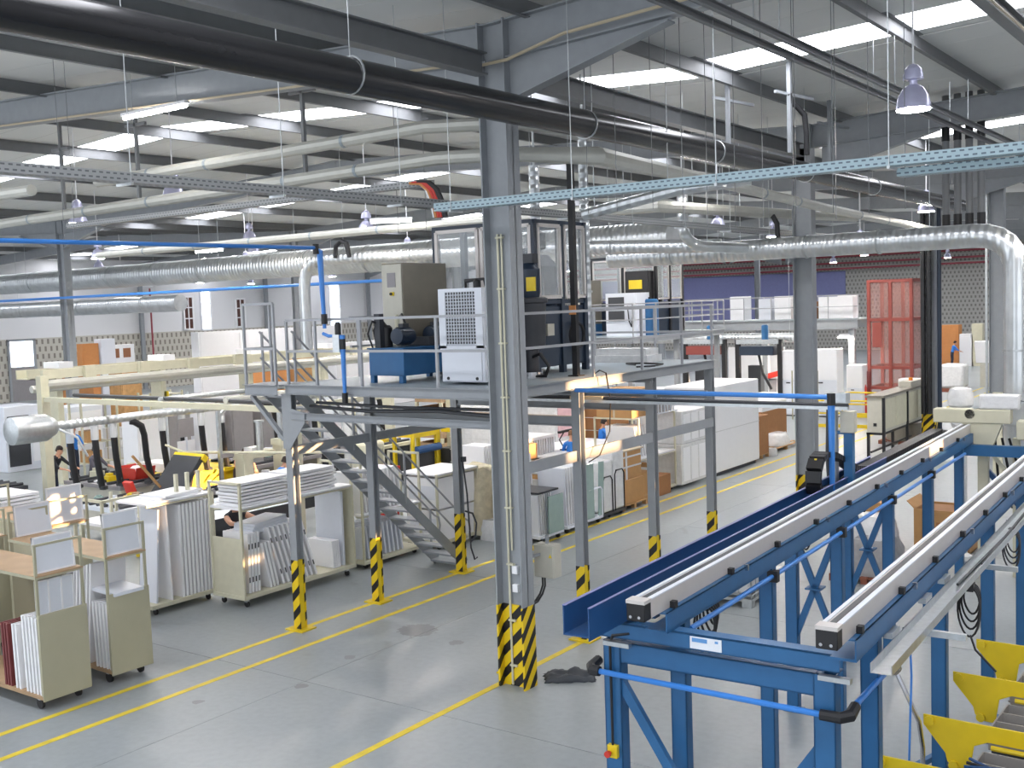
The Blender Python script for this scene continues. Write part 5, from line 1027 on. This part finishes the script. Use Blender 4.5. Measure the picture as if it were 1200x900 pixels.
# ================================================================= PRODUCTION LINE (left background)
pf = thing('production_portal','cream portal frame with tubes over the assembly line at the left','frame',(-28,16.7,0))
def R_(n_, mb, mt): return mb.build(n_, mt, pf, world=True)
R_('post', MB().box(-28.12,-27.88,16.58,16.82,0,3.85), 'cream'); R_('post', MB().box(-28.1,-27.9,26.9,27.1,0,3.7), 'cream'); R_('post', MB().box(-18.1,-17.95,16.62,16.78,0,3.3), 'cream'); R_('post', MB().box(-22.1,-21.9,26.9,27.1,0,3.7), 'cream')
R_('top_tube', MB().tube([(-28,16.8,3.6),(-28,30,3.6)],.13,10), 'tubew'); R_('top_channel', MB().box(-28.25,-28.1,16.8,30,3.75,4.0), 'cream'); R_('near_beam', MB().box(-28,-18,16.63,16.77,3.14,3.27), 'cream')
for k in range(7): R_('hanger_plate', MB().box(-28.08,-27.95,18+1.8*k,18.35+1.8*k,3.6,4.05), 'cream')
R_('side_beam', MB().box(-18.1,-17.96,16.7,27,3.2,3.32), 'cream'); R_('second_tube', MB().tube([(-23,16.8,3.3),(-23,28,3.3)],.07,8), 'galv'); R_('second_tube', MB().tube([(-20.5,16.8,3.35),(-20.5,28,3.35)],.09,8), 'tubew')
R_('cable_run', MB().tube([(-27,17,3.32),(-22,16.9,3.33),(-18,16.8,3.34)],.05,6), 'dark'); R_('foot_stop', MB().tube([(-24.5,18,1.95),(-24,18.2,1.75),(-19,18.6,1.95)],.03,6), 'cream')
t = thing('manifold_duct','galvanised extraction manifold with a big round end above the assembly line','air duct',(-25,14.2,2.75)); MB().lathe((0,.4,0),[(.3,-.6),(.34,-.58),(.34,.3),(.2,.55),(.13,.6)],18,'y').build('end_drum','galv',t); MB().tube([(0,1.0,0),(0,13,0)],.11,12).build('duct_run','duct_y',t)
MB().tube([(.0,.9,.0),(.4,1.3,-.3),(.5,1.5,-.8)],.03,7).build('cable','galv',t)
for y in (5,9): MB().bar((0,y,.1),(0,y,.52),.04).build('hanger','galv',t)
for k, (y, z0, bend) in enumerate(((15.55,1.15,0),(16.25,1.0,0),(16.8,1.0,0),(17.6,.95,1),(18.3,1.0,0),(18.95,1.15,0),(19.6,1.0,0),(20.3,.95,0),(22.2,1.0,1),(23.9,1.05,0),(25.6,1.0,0),(26.8,1.0,1))):
    t = thing('suction_hose','black suction hose hanging over the assembly line, %s from the left' % ('first','second','third','fourth','fifth','sixth','seventh','eighth','ninth','tenth','eleventh','twelfth')[k],'hose',(-25,y,2.64),0,'suction hoses over the assembly line')
    if bend: MB().tube([(0,-.3,0),(.05,-.2,-.02),(.1,-.02,-.15),(.1,.05,-.4),(.08,.1,-1.0),(.05,.25,z0-2.6)],.085,10).build('hose_run','black',t)
    else: MB().tube([(0,0,-.35),(.02,.02,-.9),(.0,.12,z0-2.6)],.085,10).build('hose_run','black',t); MB().tube([(0,0,.0),(0,0,-.36)],.1,10).build('clear_sleeve','film',t)
    MB().lathe((.02,.15,z0-2.68),[(.05,0),(.11,.02),(.11,.1),(.05,.12)],10).build('nozzle','dark',t)
# far conveyor beams behind the frame
t = thing('overhead_conveyor','pale overhead conveyor trough behind the cream frame','conveyor',(-33,19,3.5)); MB().box(-.35,-.3,0,22,0,.3).box(.3,.35,0,22,0,.3).box(-.35,.35,0,22,0,.03).build('trough','cream',t); MB().tube([(.5,0,-.3),(.5,22,-.3)],.12,8).build('side_tube','tubew',t)
for k in range(6): MB().box(-.3,.3,1+4*k,1.2+4*k,-3.5,0).build('support','cream',t); MB().box(-.4,.5,1+4*k,1.5+4*k,.3,.5).build('motor_cover','white',t)
# machines on the line
def station(x, y, w, d, h, label, top='white2', body='beige', legs='cream', roller=True, rz=0):
    t = thing('work_station', label, 'machine', (x,y,0), rz); MB().box(0,w,0,d,h-.1,h).build('table_top',top,t); MB().box(.1,w-.1,.1,d-.1,.3,h-.1).build('body',body,t)
    for px in (.06,w-.06):
        for py in (.06,d-.06): MB().bar((px,py,0),(px,py,h-.1),.09).build('leg',legs,t)
    if roller:
        for k in range(6): MB().tube([(w*(k+.5)/6,0.05,h+.04),(w*(k+.5)/6,d-.05,h+.04)],.04,8).build('roller','dark',t)
    return t
station(-29.5,14.2,2.0,1.6,1.0,'dark roller station at the far left of the assembly line','dark','black'); station(-27.6,16.9,2.6,2.4,.95,'white work table in front of the worker in grey','panelgrey')
t = station(-27.0,18.6,2.2,2.6,1.0,'yellow framed table behind the worker in grey','yellow','yellow','yellow',False); MB().box(.2,1.8,.2,.8,1.0,1.25).build('white_case','white',t)
station(-24.0,15.0,1.8,1.6,.9,'low bench with loose white parts before the hoses','white2'); station(-22.6,17.6,2.0,2.2,.95,'cluttered grey bench before the cream uprights','panelgrey','dark'); station(-26.4,20.8,2.2,2.6,1.0,'grey roller bench under the middle hoses','panelgrey','taupe'); station(-25.8,24.2,2.2,2.8,1.0,'beige roller bench under the right hoses','cream','dark')
t = thing('parts_bin','open red bin on the table beside the worker in grey','bin',(-25.7,17.6,.98)); MB().prism([(-.35,0),(.35,0),(.45,.35),(.42,.35),(.33,.03),(-.33,.03),(-.42,.35),(-.45,.35)],'y',0,.6).box(-.36,.36,0,.02,0,.33).box(-.36,.36,.58,.6,0,.33).build('bin_body','red',t); MB().lathe((0,.3,.1),[(.2,0),(.22,.15),(.1,.25)],10).build('white_parts','white',t)
t = thing('parts_bin','small pink-red cloth box near the second hose','bin',(-23.4,16.1,.905)); MB().obox((0,0,.22),(.32,.1,.44),.35).build('box_body','red',t); MB().obox((0,.08,.04),(.3,.2,.06)).build('base','dark',t)
t = thing('tilting_jig','dark tilted mould with a yellow rim and wooden struts in the assembly line','jig',(-23.2,17.0,0)); MB().obox((0,.3,1.25),(1.1,1.3,.12),.85).build('mould_plate','dark',t); MB().obox((-.0,.78,1.72),(1.2,.16,.16),.85).build('rim','yellow',t); MB().bar((-.55,-.55,1.9),(-.2,.35,.6),.1,.06).build('wood_strut','pine',t); MB().bar((.45,.2,.4),(.5,.45,1.45),.1,.06).build('wood_strut','wood',t); MB().box(-.5,.5,-.2,.6,0,.75).build('jig_base','black',t)
t = thing('swivel_controller','grey swivel arm with a white control head beside the tilted mould','arm',(-22.4,18.1,0)); MB().bar((0,0,0),(0,0,2.9),.09).build('post','galv',t); MB().bar((0,0,1.75),(.0,1.0,1.7),.1).build('arm_tube','panelgrey',t); MB().box(-.15,.15,.9,1.3,1.45,1.85).build('control_head','white',t); MB().box(-.1,.1,1.28,1.31,1.55,1.75).build('head_face','dark',t); MB().bar((0,0,2.75),(.0,.25,2.95),.07).build('hook','galv',t)
t = thing('info_sign','white sign board on a thin post among the hoses','sign',(-24.4,18.6,0)); MB().bar((0,0,0),(0,0,2.4),.05).build('post','white2',t); MB().box(-.02,.02,-.28,.28,1.55,2.0).build('board','white',t); MB().box(-.01,.03,-.25,.25,2.1,2.6).build('grey_screen','panelgrey',t)
for y, h, l in ((18.7,1.62,'left cream press upright of the pair behind the white piles'),(20.0,1.85,'right cream press upright of the pair behind the white piles')):
    t = thing('press_upright', l, 'machine', (-22.2,y,0)); MB().box(-.18,.18,-.16,.16,0,h).build('column','cream',t,bevel=.015); MB().box(-.2,.2,-.2,.9 if y < 19 else .25,h-.02,h+.14).build('head','cream',t); MB().lathe((0,.55,h+.14) if y < 19 else (0,0,h+.14),[(.09,0),(.09,.75),(.14,.75),(.14,.8)],12).build('piston','galv',t)
for k, (y, mt, l) in enumerate(((20.6,'white','white carcass panel behind the sixth hose'),(21.7,'white2','pale carcass panel behind the eighth hose'),(23.0,'white','bright white carcass panel with a grey side behind the hoses'),(24.3,'panelgrey','grey carcass panel left of the round piston'),(25.6,'panelgrey','grey carcass panel between the press uprights'),(26.9,'panelgrey','grey carcass panel right of the press uprights'),(28.2,'white2','pale carcass panel near the stair bracket'))):
    t = thing('carcass', l, 'carcass', (-30.2,y,0)); MB().box(0,.8,0,.95,.5,2.35).build('shell',mt,t); MB().box(.8,.82,.06,.9,.55,2.3).build('front_panel','panelgrey' if k % 2 else mt,t); MB().box(.05,.75,.05,.9,0,.5).build('cradle','dark',t)
for k, (y, l) in enumerate(((23.6,'first glazed tube column right of the press uprights'),(24.4,'second glazed tube column right of the press uprights'))):
    t = thing('tube_column', l, 'machine', (-23.2,y,0)); MB().lathe((0,0,0),[(.17,0),(.17,2.9)],14).build('tube','film',t); MB().bar((.25,0,0),(.25,0,2.9),.07).build('side_bar','cream',t); MB().box(-.2,.2,-.2,.2,1.2,1.5).build('clamp','panelgrey',t)
t = thing('tube_column', 'pale ribbed guard at the foot of the first striped post', 'guard', (-19.4,20.4,0)); MB().box(-.3,.3,-.35,.35,0,2.0).build('guard_body','cream',t,bevel=.1); MB().box(.3,.32,-.2,.2,.3,1.8).build('guard_face','olive',t)
def shelfrack(x, y, L, h, n, label, mt='cream', rz=0, seed=1, fill=('carton','white','panelgrey','wood')):
    random.seed(seed); t = thing('storage_shelf', label, 'shelf', (x,y,0), rz)
    for px in (0,.7):
        for k in range(int(L//1.4)+1): MB().bar((px,1.4*k,0),(px,1.4*k,h),.06).build('upright',mt,t)
    for j in range(n): MB().box(0,.7,0,L,.4+j*(h-.5)/max(1,n-1)-.03,.4+j*(h-.5)/max(1,n-1)).build('shelf_board',mt,t)
    return t
shelfrack(-34.5,21.5,4.2,2.6,4,'cream shelving with parts behind the worker in blue',seed=2)
for k in range(8):
    c = carton(-34.35,21.7+.95*(k % 4),.4+(k//4)*.7,.5,.55,.4,('first','second','third','fourth')[k % 4]+' box from the left on the '+('lower','upper')[k//4]+' shelf behind the blue worker',('carton','white','pine','panelgrey')[k % 4])
t = thing('yellow_mast','yellow machine mast behind the bent suction hose','machine',(-33.2,24.2,0)); MB().box(-.12,.12,-.12,.12,0,3.0).build('mast','yellow',t); MB().box(-.1,.5,-.1,.1,2.5,2.7).build('arm','yellow',t)
t = thing('steel_cabinet','white machine with a dark door at the left edge','machine',(-38.5,20.6,0)); MB().box(0,1.4,0,1.4,0,2.35).build('machine_body','white2',t,bevel=.03); MB().box(1.4,1.43,.1,.9,.2,2.0).build('door','dark',t); MB().box(1.4,1.43,1.0,1.36,.3,2.0).build('side_panel','white',t)
t = thing('steel_cabinet','pale blue-white machine right of the dark-doored one at the left edge','machine',(-37.2,22.2,0)); MB().box(0,1.2,0,1.6,0,2.2).build('machine_body','white2',t,bevel=.03); MB().box(1.2,1.22,.1,1.5,.2,2.0).build('door','white',t)
# between the cream frame and the left wall
for k, (x, y, w, d, h, mt, l) in enumerate(((-46,27.6,1.2,1.6,2.8,'carton2','brown and white boxed goods at the far left edge'),(-44,29.5,1.0,1.0,2.9,'pine','yellow wooden crate pile at the far left'),(-47,36.5,.6,10.5,4.45,'white','long white partition wall behind the platform handrail'),(-50,31.8,.5,.9,4.1,'orangebox','orange-brown panel leaning behind the cream frame'),(-50,32.8,.6,.8,4.3,'white2','pale blue sheet right of the orange-brown panel'),(-52,34.6,.5,1.6,3.9,'white','white framed noticeboard with brown squares'),(-56,47,.6,2.3,3.5,'cream','cream cabinet in front of the blocks of the left wall'),(-40,34,1.4,1.4,3.0,'orangebox','sunlit carton stack behind the platform handrail'),(-40,36,1.4,1.8,3.2,'carton','second carton stack behind the platform handrail'),(-42,42,.8,6,3.6,'white','bright white screen behind the hydraulic tank'))):
    t = thing('goods_stack', l, 'goods', (x,y,0)); MB().box(0,w,0,d,0,h).build('stack_body',mt,t)
    if k == 5:
        for j in range(2): MB().box(w,w+.02,.2+.7*j,.65+.7*j,3.2,3.7).build('brown_square','brownboard',t)
    elif k == 2: 
        for j in range(4): MB().box(w,w+.015,.1+2.6*j,2.55+2.6*j,.1,h-.1).build('partition_panel','white',t)
    else: MB().box(w*.05,w*.95,-.03,0,h*.1,h*.9).build('side_panel',mt,t)
# behind the stair: yellow machines and stacked pallets
for x, y, l in ((-22.6,24.8,'yellow jig frame with dark rollers seen above the stair, left one'),(-22.2,26.4,'yellow jig frame with dark rollers seen above the stair, right one'),(-23.5,31.5,'yellow machine bracket beside the pallet piles')):
    t = thing('yellow_jig', l, 'machine', (x,y,0)); [MB().bar((px,py,.0),(px,py,1.65 if px > .5 else 1.5),.1).build('side_post','yellow',t) for px in (.1,.85) for py in (.04,1.14)]; MB().box(.2,.9,.08,1.1,1.42,1.62).build('cross_plate','yellow',t); MB().tube([(.95,.05,1.05),(.95,1.15,1.05)],.12,10).build('roller','trough',t); MB().box(.1,.8,.1,1.1,0,.9).build('base','dark',t)
for i in range(3):
    for j in range(5):
        t = thing('wooden_tray','brown wooden tray in the %s pile left of the near column, level %s' % (('left','middle','right')[i],('one','two','three','four','five')[j]),'tray',(-25.4,29.2+1.55*i,.35+.42*j),0); MB().box(0,1.2,0,1.35,0,.05).box(0,1.2,0,.04,.05,.24).box(0,1.2,1.31,1.35,.05,.24).box(0,.04,.04,1.31,.05,.24).box(1.16,1.2,.04,1.31,.05,.24).build('tray_body',('wood','tan','wood')[i],t)
        for px in (0,1.1): MB().box(px,px+.1,0,.1,.24,.42).box(px,px+.1,1.25,1.35,.24,.42).build('corner_block','cream',t)
        if j == 0:
            for px in (0,1.1): MB().box(px,px+.1,0,.1,-.35,0).box(px,px+.1,1.25,1.35,-.35,0).build('corner_block','cream',t)
t = thing('fan','white desk fan guard with red hub under the platform','fan',(-19.6,19.3,0)); MB().bar((0,0,0),(0,0,2.3),.05).build('post','white2',t); MB().lathe((0.05,0,2.45),[(.28,-.06),(.32,0),(.28,.06)],18,'x').build('guard','white',t); MB().lathe((.12,0,2.45),[(.07,-.02),(.09,.02)],10,'x').build('hub','red',t)
t = thing('packed_goods','white wrapped paper stack beside the yellow jig','goods',(-21.6,27.9,0)); MB().box(0,1.0,0,1.3,0,1.5).build('stack_body','wrap',t); MB().box(.1,.9,.2,1.0,1.5,1.95).build('top_box','white2',t)
# machines beyond the second column
for x, y, l, c in ((-23.5,46.5,'dark press frame with a red hood left of the second column','cage'),(-20.6,46.0,'dark press frame with a blue motor left of the second column','navy')):
    t = thing('forming_press', l, 'machine', (x,y,0)); 
    for px in (0,2.0): MB().bar((px,0,0),(px,0,3.4),.2).build('upright','black',t)
    MB().box(0,2.0,-.2,.2,3.2,3.4).build('cross_head','galv',t); MB().box(.2,1.8,-.3,.5,2.7,3.1).build('hood',c,t); MB().box(.1,1.9,-.4,.6,.4,1.0).build('bed','beige',t); MB().box(.3,.9,.4,.8,1.0,2.2).build('ram','dark',t); MB().tube([(1.0,0,2.7),(1.3,-.3,1.9),(1.7,-.3,1.2)],.06,7).build('hose','black',t); MB().lathe((1.3,0,3.4),[(.15,0),(.15,.6),(.1,.65)],12).build('motor','blue',t)
t = thing('machine_cover','orange-red machine cover beside the far worker','machine',(-20.3,48.9,0)); MB().obox((0,0,1.55),(1.3,.6,.25),0,-.25).build('cover','red',t); MB().box(-.4,.4,-.2,.2,0,1.4).build('pedestal','panelgrey',t)
duct('galvanised duct low under the far walkway', [(-26,47.6,3.4),(-17.8,47.6,3.4)], .22, 'duct_x', 12)
t = thing('white_screen','bright white screen behind the far worker','screen',(-25.2,55,0)); MB().box(0,3.2,0,.1,.3,2.6).build('screen_panel','white',t); MB().box(0,.1,-.3,.3,0,.3).box(3.1,3.2,-.3,.3,0,.3).build('foot','dark',t)

# loose parts on and between the benches
random.seed(12)
spots = []
for (x0, x1, y0, y1, z) in ((-24,-22.4,15.1,16.4,.905),(-22.5,-20.9,17.8,19.6,.955),(-27.4,-25.3,17.0,19.0,.955),(-26.2,-24.4,20.9,23.2,1.045),(-25.6,-23.9,24.3,26.8,1.045)):
    for k in range(6): spots.append((random.uniform(x0,x1), random.uniform(y0,y1), z))
for i, (x, y, z) in enumerate(spots):
    w, dd, h = random.uniform(.15,.4), random.uniform(.15,.45), random.uniform(.06,.3); mt = random.choice(['white','white2','yellow','cream','dark','panelgrey','green','wood'])
    o = MB().box(-w/2,w/2,-dd/2,dd/2,0,h*.7).box(-w*.3,w*.3,-dd*.3,dd*.3,h*.7,h).build('loose_part', mt, None, bevel=.01); o.location = (x,y,z); o.rotation_euler = (0,0,random.uniform(0,3))
    tag(o, 'loose %s part on the assembly benches' % {'white':'white','white2':'pale','yellow':'yellow','cream':'cream','dark':'dark','panelgrey':'grey','green':'greenish','wood':'brown'}[mt], 'part', 'loose parts on the assembly benches')
t = station(-21.2, 14.6, 2.2, 3.0, .95, 'yellow-legged bench strewn with papers behind the left cream rack', 'white2', 'dark', 'yellow', False)
for k in range(5): MB().obox((.4+.35*k,.5+.42*k,1.0),(.5,.4,.06),0,0,.3*k).build('paper_stack',('white','white2','cream','panelgrey','white')[k],t)
MB().box(0,2.2,-.06,0,.7,.95).build('yellow_rail','yellow',t); MB().box(2.2,2.26,0,3.0,.7,.95).build('side_rail','dark',t)
t = thing('side_table','cream open-topped table frame behind the second trolley','table',(-18.9,11.75,0))
for px in (0,.9):
    for py in (0,.8): MB().bar((px,py,0),(px,py,1.98 if py < .4 or px > .5 else 1.98),.05).build('leg','cream',t)
MB().box(0,.9,0,.8,1.5,1.55).build('table_top','white',t); MB().bar((0,0,1.98),(.9,0,1.98),.05).bar((.9,0,1.98),(.9,.8,1.98),.05).build('top_bar','cream',t)
t = thing('goods_stack','stack of white boards behind the trolleys at the left edge','goods',(-22.0,10.6,0)); MB().box(0,1.4,0,1.5,0,1.6).build('cradle','cream',t)
for k in range(5): MB().box(.02*k,1.4-.02*k,.03*k,1.5,1.6+.07*k,1.65+.07*k).build('board','white',t)
# ================================================================= PEOPLE
def skin_mesh(verts, edges, root, name):
    me = bpy.data.meshes.new(name); me.from_pydata([v[0] for v in verts], edges, [])
    o = bpy.data.objects.new(name, me); COL.objects.link(o)
    sk = o.modifiers.new('skin','SKIN'); sk.use_smooth_shade = True
    for d, v in zip(me.skin_vertices[0].data, verts): d.radius = v[1] if isinstance(v[1], tuple) else (v[1], v[1])
    me.skin_vertices[0].data[root].use_root = True
    sb = o.modifiers.new('sub','SUBSURF'); sb.levels = 1; sb.render_levels = 1
    dg = bpy.context.evaluated_depsgraph_get(); dg.update()
    out = bpy.data.meshes.new_from_object(o.evaluated_get(dg)); bpy.data.objects.remove(o); return out
def person(x, y, face, label, shirt='shirt', trousers='denim', hair='hair', lean=0.0, arms=((.5,.9),(.5,.9)), sleeve=True, z=0, crouch=0, scale=1.0):
    """face: heading (0 looks along +Y). lean: forward bend of the trunk. arms: (shoulder lift, elbow bend) for left and right."""
    V = []; E = []; T = []
    def add(p, r, tg, par=None):
        V.append((Vector(p), r)); T.append(tg)
        if par is not None: E.append((par, len(V)-1))
        return len(V)-1
    hip = .95-crouch
    def tr(p):          # trunk bend about the hips
        v = Vector(p)-Vector((0,0,hip)); v.rotate(Matrix.Rotation(-lean,3,'X')); return v+Vector((0,0,hip))
    pel = add((0,0,hip),(.155,.11),1); waist = add(tr((0,0,hip+.16)),(.14,.1),0,pel); chest = add(tr((0,.01,hip+.36)),(.17,.115),0,waist); coll = add(tr((0,0,hip+.5)),(.1,.085),0,chest)
    neck = add(tr((0,.01,hip+.57)),.052,2,coll); jaw = add(tr((0,.045,hip+.65)),(.066,.07),2,neck); head = add(tr((0,.02,hip+.74)),(.078,.093),2,jaw); crown = add(tr((0,.0,hip+.81)),(.055,.065),2,head)
    nose = add(tr((0,.135,hip+.695)),.014,2,jaw)
    for s, (lift, bend) in ((-1, arms[0]), (1, arms[1])):
        sh = add(tr((s*.185,0,hip+.46)),.066,0,coll)
        a = lift; u = Vector((s*.06, math.sin(a)*.29, -math.cos(a)*.29)); b = a+bend; f = Vector((-s*.05, math.sin(b)*.25, -math.cos(b)*.25))
        S_ = tr((s*.2,0,hip+.43)); el = add(S_+u,.047,0 if sleeve else 2,sh); wr = add(S_+u+f,.03,2,el)
        d_ = f.normalized(); side = Vector((1,0,0)); pm = add(S_+u+f+d_*.075,(.038,.02),2,wr)
        n_ = d_.cross(side).normalized()
        for q, (o_, L) in enumerate(((-.03,.07),(-.01,.085),(.011,.08),(.03,.065))):
            k1 = add(S_+u+f+d_*(.105)+side*o_,.0095,2,pm); k2 = add(S_+u+f+d_*(.105+L*.55)+side*o_*1.15+n_*.012,.0085,2,k1); add(S_+u+f+d_*(.1+L*.9)+side*o_*1.15+n_*.03,.007,2,k2)
        th = add(S_+u+f+d_*.06-side*s*.045,.011,2,wr); add(S_+u+f+d_*.11-side*s*.058+n_*.015,.009,2,th)
        hp = add((s*.1,0,hip-.06),.092,1,pel); kn = add((s*.11,.03+crouch*.6,.5-crouch*.5),.062,1,hp); an = add((s*.11,-.02,.1),.042,1,kn); toe = add((s*.125,.14,.04),(.042,.03),3,an)
    me = skin_mesh(V, E, 0, 'body')
    for m in (shirt, trousers, 'skin', 'rubber'): me.materials.append(M[m])
    mids = [((V[a][0]+V[b][0])/2, T[b]) for a, b in E]+[(v[0], t) for v, t in zip(V, T)]
    for p in me.polygons:
        c = p.center; p.material_index = min(mids, key=lambda q: (q[0]-c).length_squared)[1]; p.use_smooth = True
    t = thing('person', label, 'person', (x,y,z), face); t.scale = (scale,)*3
    o = bpy.data.objects.new('body', me); COL.objects.link(o); o.parent = t
    C = tr((0,.0,hip+.765)); m = MB(); vs_ = []; n = 14
    for k in range(6):
        ph = PI*.5*k/5; 
        for j in range(n):
            a = 2*PI*j/n; dy = math.sin(a); low = -.085 if dy < .25 else -.0
            r = math.cos(ph*.98); vs_.append(Vector((.089*r*math.cos(a), .105*r*dy-.008, (.085*math.sin(ph)+.01) if k else low)))
    q = Matrix.Rotation(-lean,3,'X')
    m.add([C+q@v for v in vs_], [(k*n+j,k*n+(j+1) % n,(k+1)*n+(j+1) % n,(k+1)*n+j) for k in range(5) for j in range(n)]+[tuple(range(5*n,6*n))]); m.build('hair',hair,t,sharp=70)
    for s in (-1,1):
        c = tr((s*.032,.108,hip+.735)); MB().lathe(c,[(0,-.008),(.011,-.004),(.011,.004),(0,.008)],8).build('eye','black',t)
        c = tr((s*.082,.015,hip+.71)); MB().lathe(c,[(.004,-.03),(.014,-.015),(.016,.012),(.006,.03)],8).build('ear','skin',t)
    c = tr((0,.112,hip+.655)); MB().box(c.x-.024,c.x+.024,c.y-.006,c.y+.006,c.z-.005,c.z+.005).build('mouth','pink',t)
    return t
person(-33.6,21.0,-1.9,'worker in a blue shirt with dark hair behind the cream frame at the far left','shirt',lean=.15,arms=((.6,.6),(.5,.7)))
person(-29.3,17.6,-1.2,'worker in black bending over a table beside the cream post','shirtk',lean=.4,arms=((.9,.4),(.8,.5)))
person(-27.9,18.0,-1.25,'worker in a dark grey jacket working with both hands at the yellow table','shirtg',lean=.2,arms=((.8,.6),(.7,.7)))
person(-24.6,20.5,-1.9,'worker in dark clothes leaning forward behind the bent hose','shirtk',lean=.8,arms=((.9,.3),(.8,.4)),sleeve=False)
person(-20.9,18.55,-.3,'worker in blue with dark hair just showing above the white piles','shirt',lean=.45,arms=((.6,.6),(.6,.6)),sleeve=False)
person(-16.72,13.75,-1.75,'worker reaching bare arms over the doors inside the stacked rack','shirtk',lean=.12,arms=((1.45,.1),(1.4,.2)),sleeve=False,scale=1.06)
person(-22.6,32.8,.9,'worker in a blue shirt seen from behind right of the near column','shirt',lean=.15,arms=((.5,.8),(.6,.6)))
person(-16.55,25.6,.5,'worker with brown hair and a blue shirt behind the sunlit post','shirt',hair='hairb',lean=.35,arms=((.5,.9),(.5,.9)))
person(-17.3,28.4,-.6,'worker with dark hair and a blue shirt behind the short cream stanchion','shirt',lean=.2,arms=((.6,.8),(.6,.8)))
person(-22.2,52.4,1.4,'distant worker in light blue standing among dark press frames','shirt',lean=.05,arms=((.4,.9),(.3,.9)))
person(-19.3,78.2,-1.0,'distant worker in blue bending at a bench by the far wall','shirt',lean=.3,arms=((.7,.5),(.7,.5)))

for o in COL.objects:
    if o.name.split('.')[0] in ('mesh_grille','cage_bars','grid_walls','basket_bars','cooling_fins'): o['kind'] = 'stuff'
# ---- look-alikes: tell them apart by their place in the row or pile
def _ord(n): return '%d%s' % (n, 'th' if 10 <= n % 100 <= 20 else {1:'st',2:'nd',3:'rd'}.get(n % 10,'th'))
bpy.context.view_layer.update()
_by = {}
for o in COL.objects:
    if o.parent is None and o.get('label') and o.get('category'): _by.setdefault(o['label'], []).append(o)
_inv = cam.matrix_world.inverted()
for l, os_ in _by.items():
    if len(os_) < 2: continue
    def px(o): v = _inv @ o.matrix_world.translation; return -v.x/v.z
    zs = [o.matrix_world.translation.z for o in os_]
    pile = max(zs)-min(zs) > .15 and o.get('category') != 'lamp' and max(abs(px(o)-px(os_[0])) for o in os_) < .02
    os_.sort(key=(lambda o: o.matrix_world.translation.z) if pile else px)
    for i, o in enumerate(os_): o['label'] = l+', %s from %s' % (_ord(i+1), 'bottom' if pile else 'left')
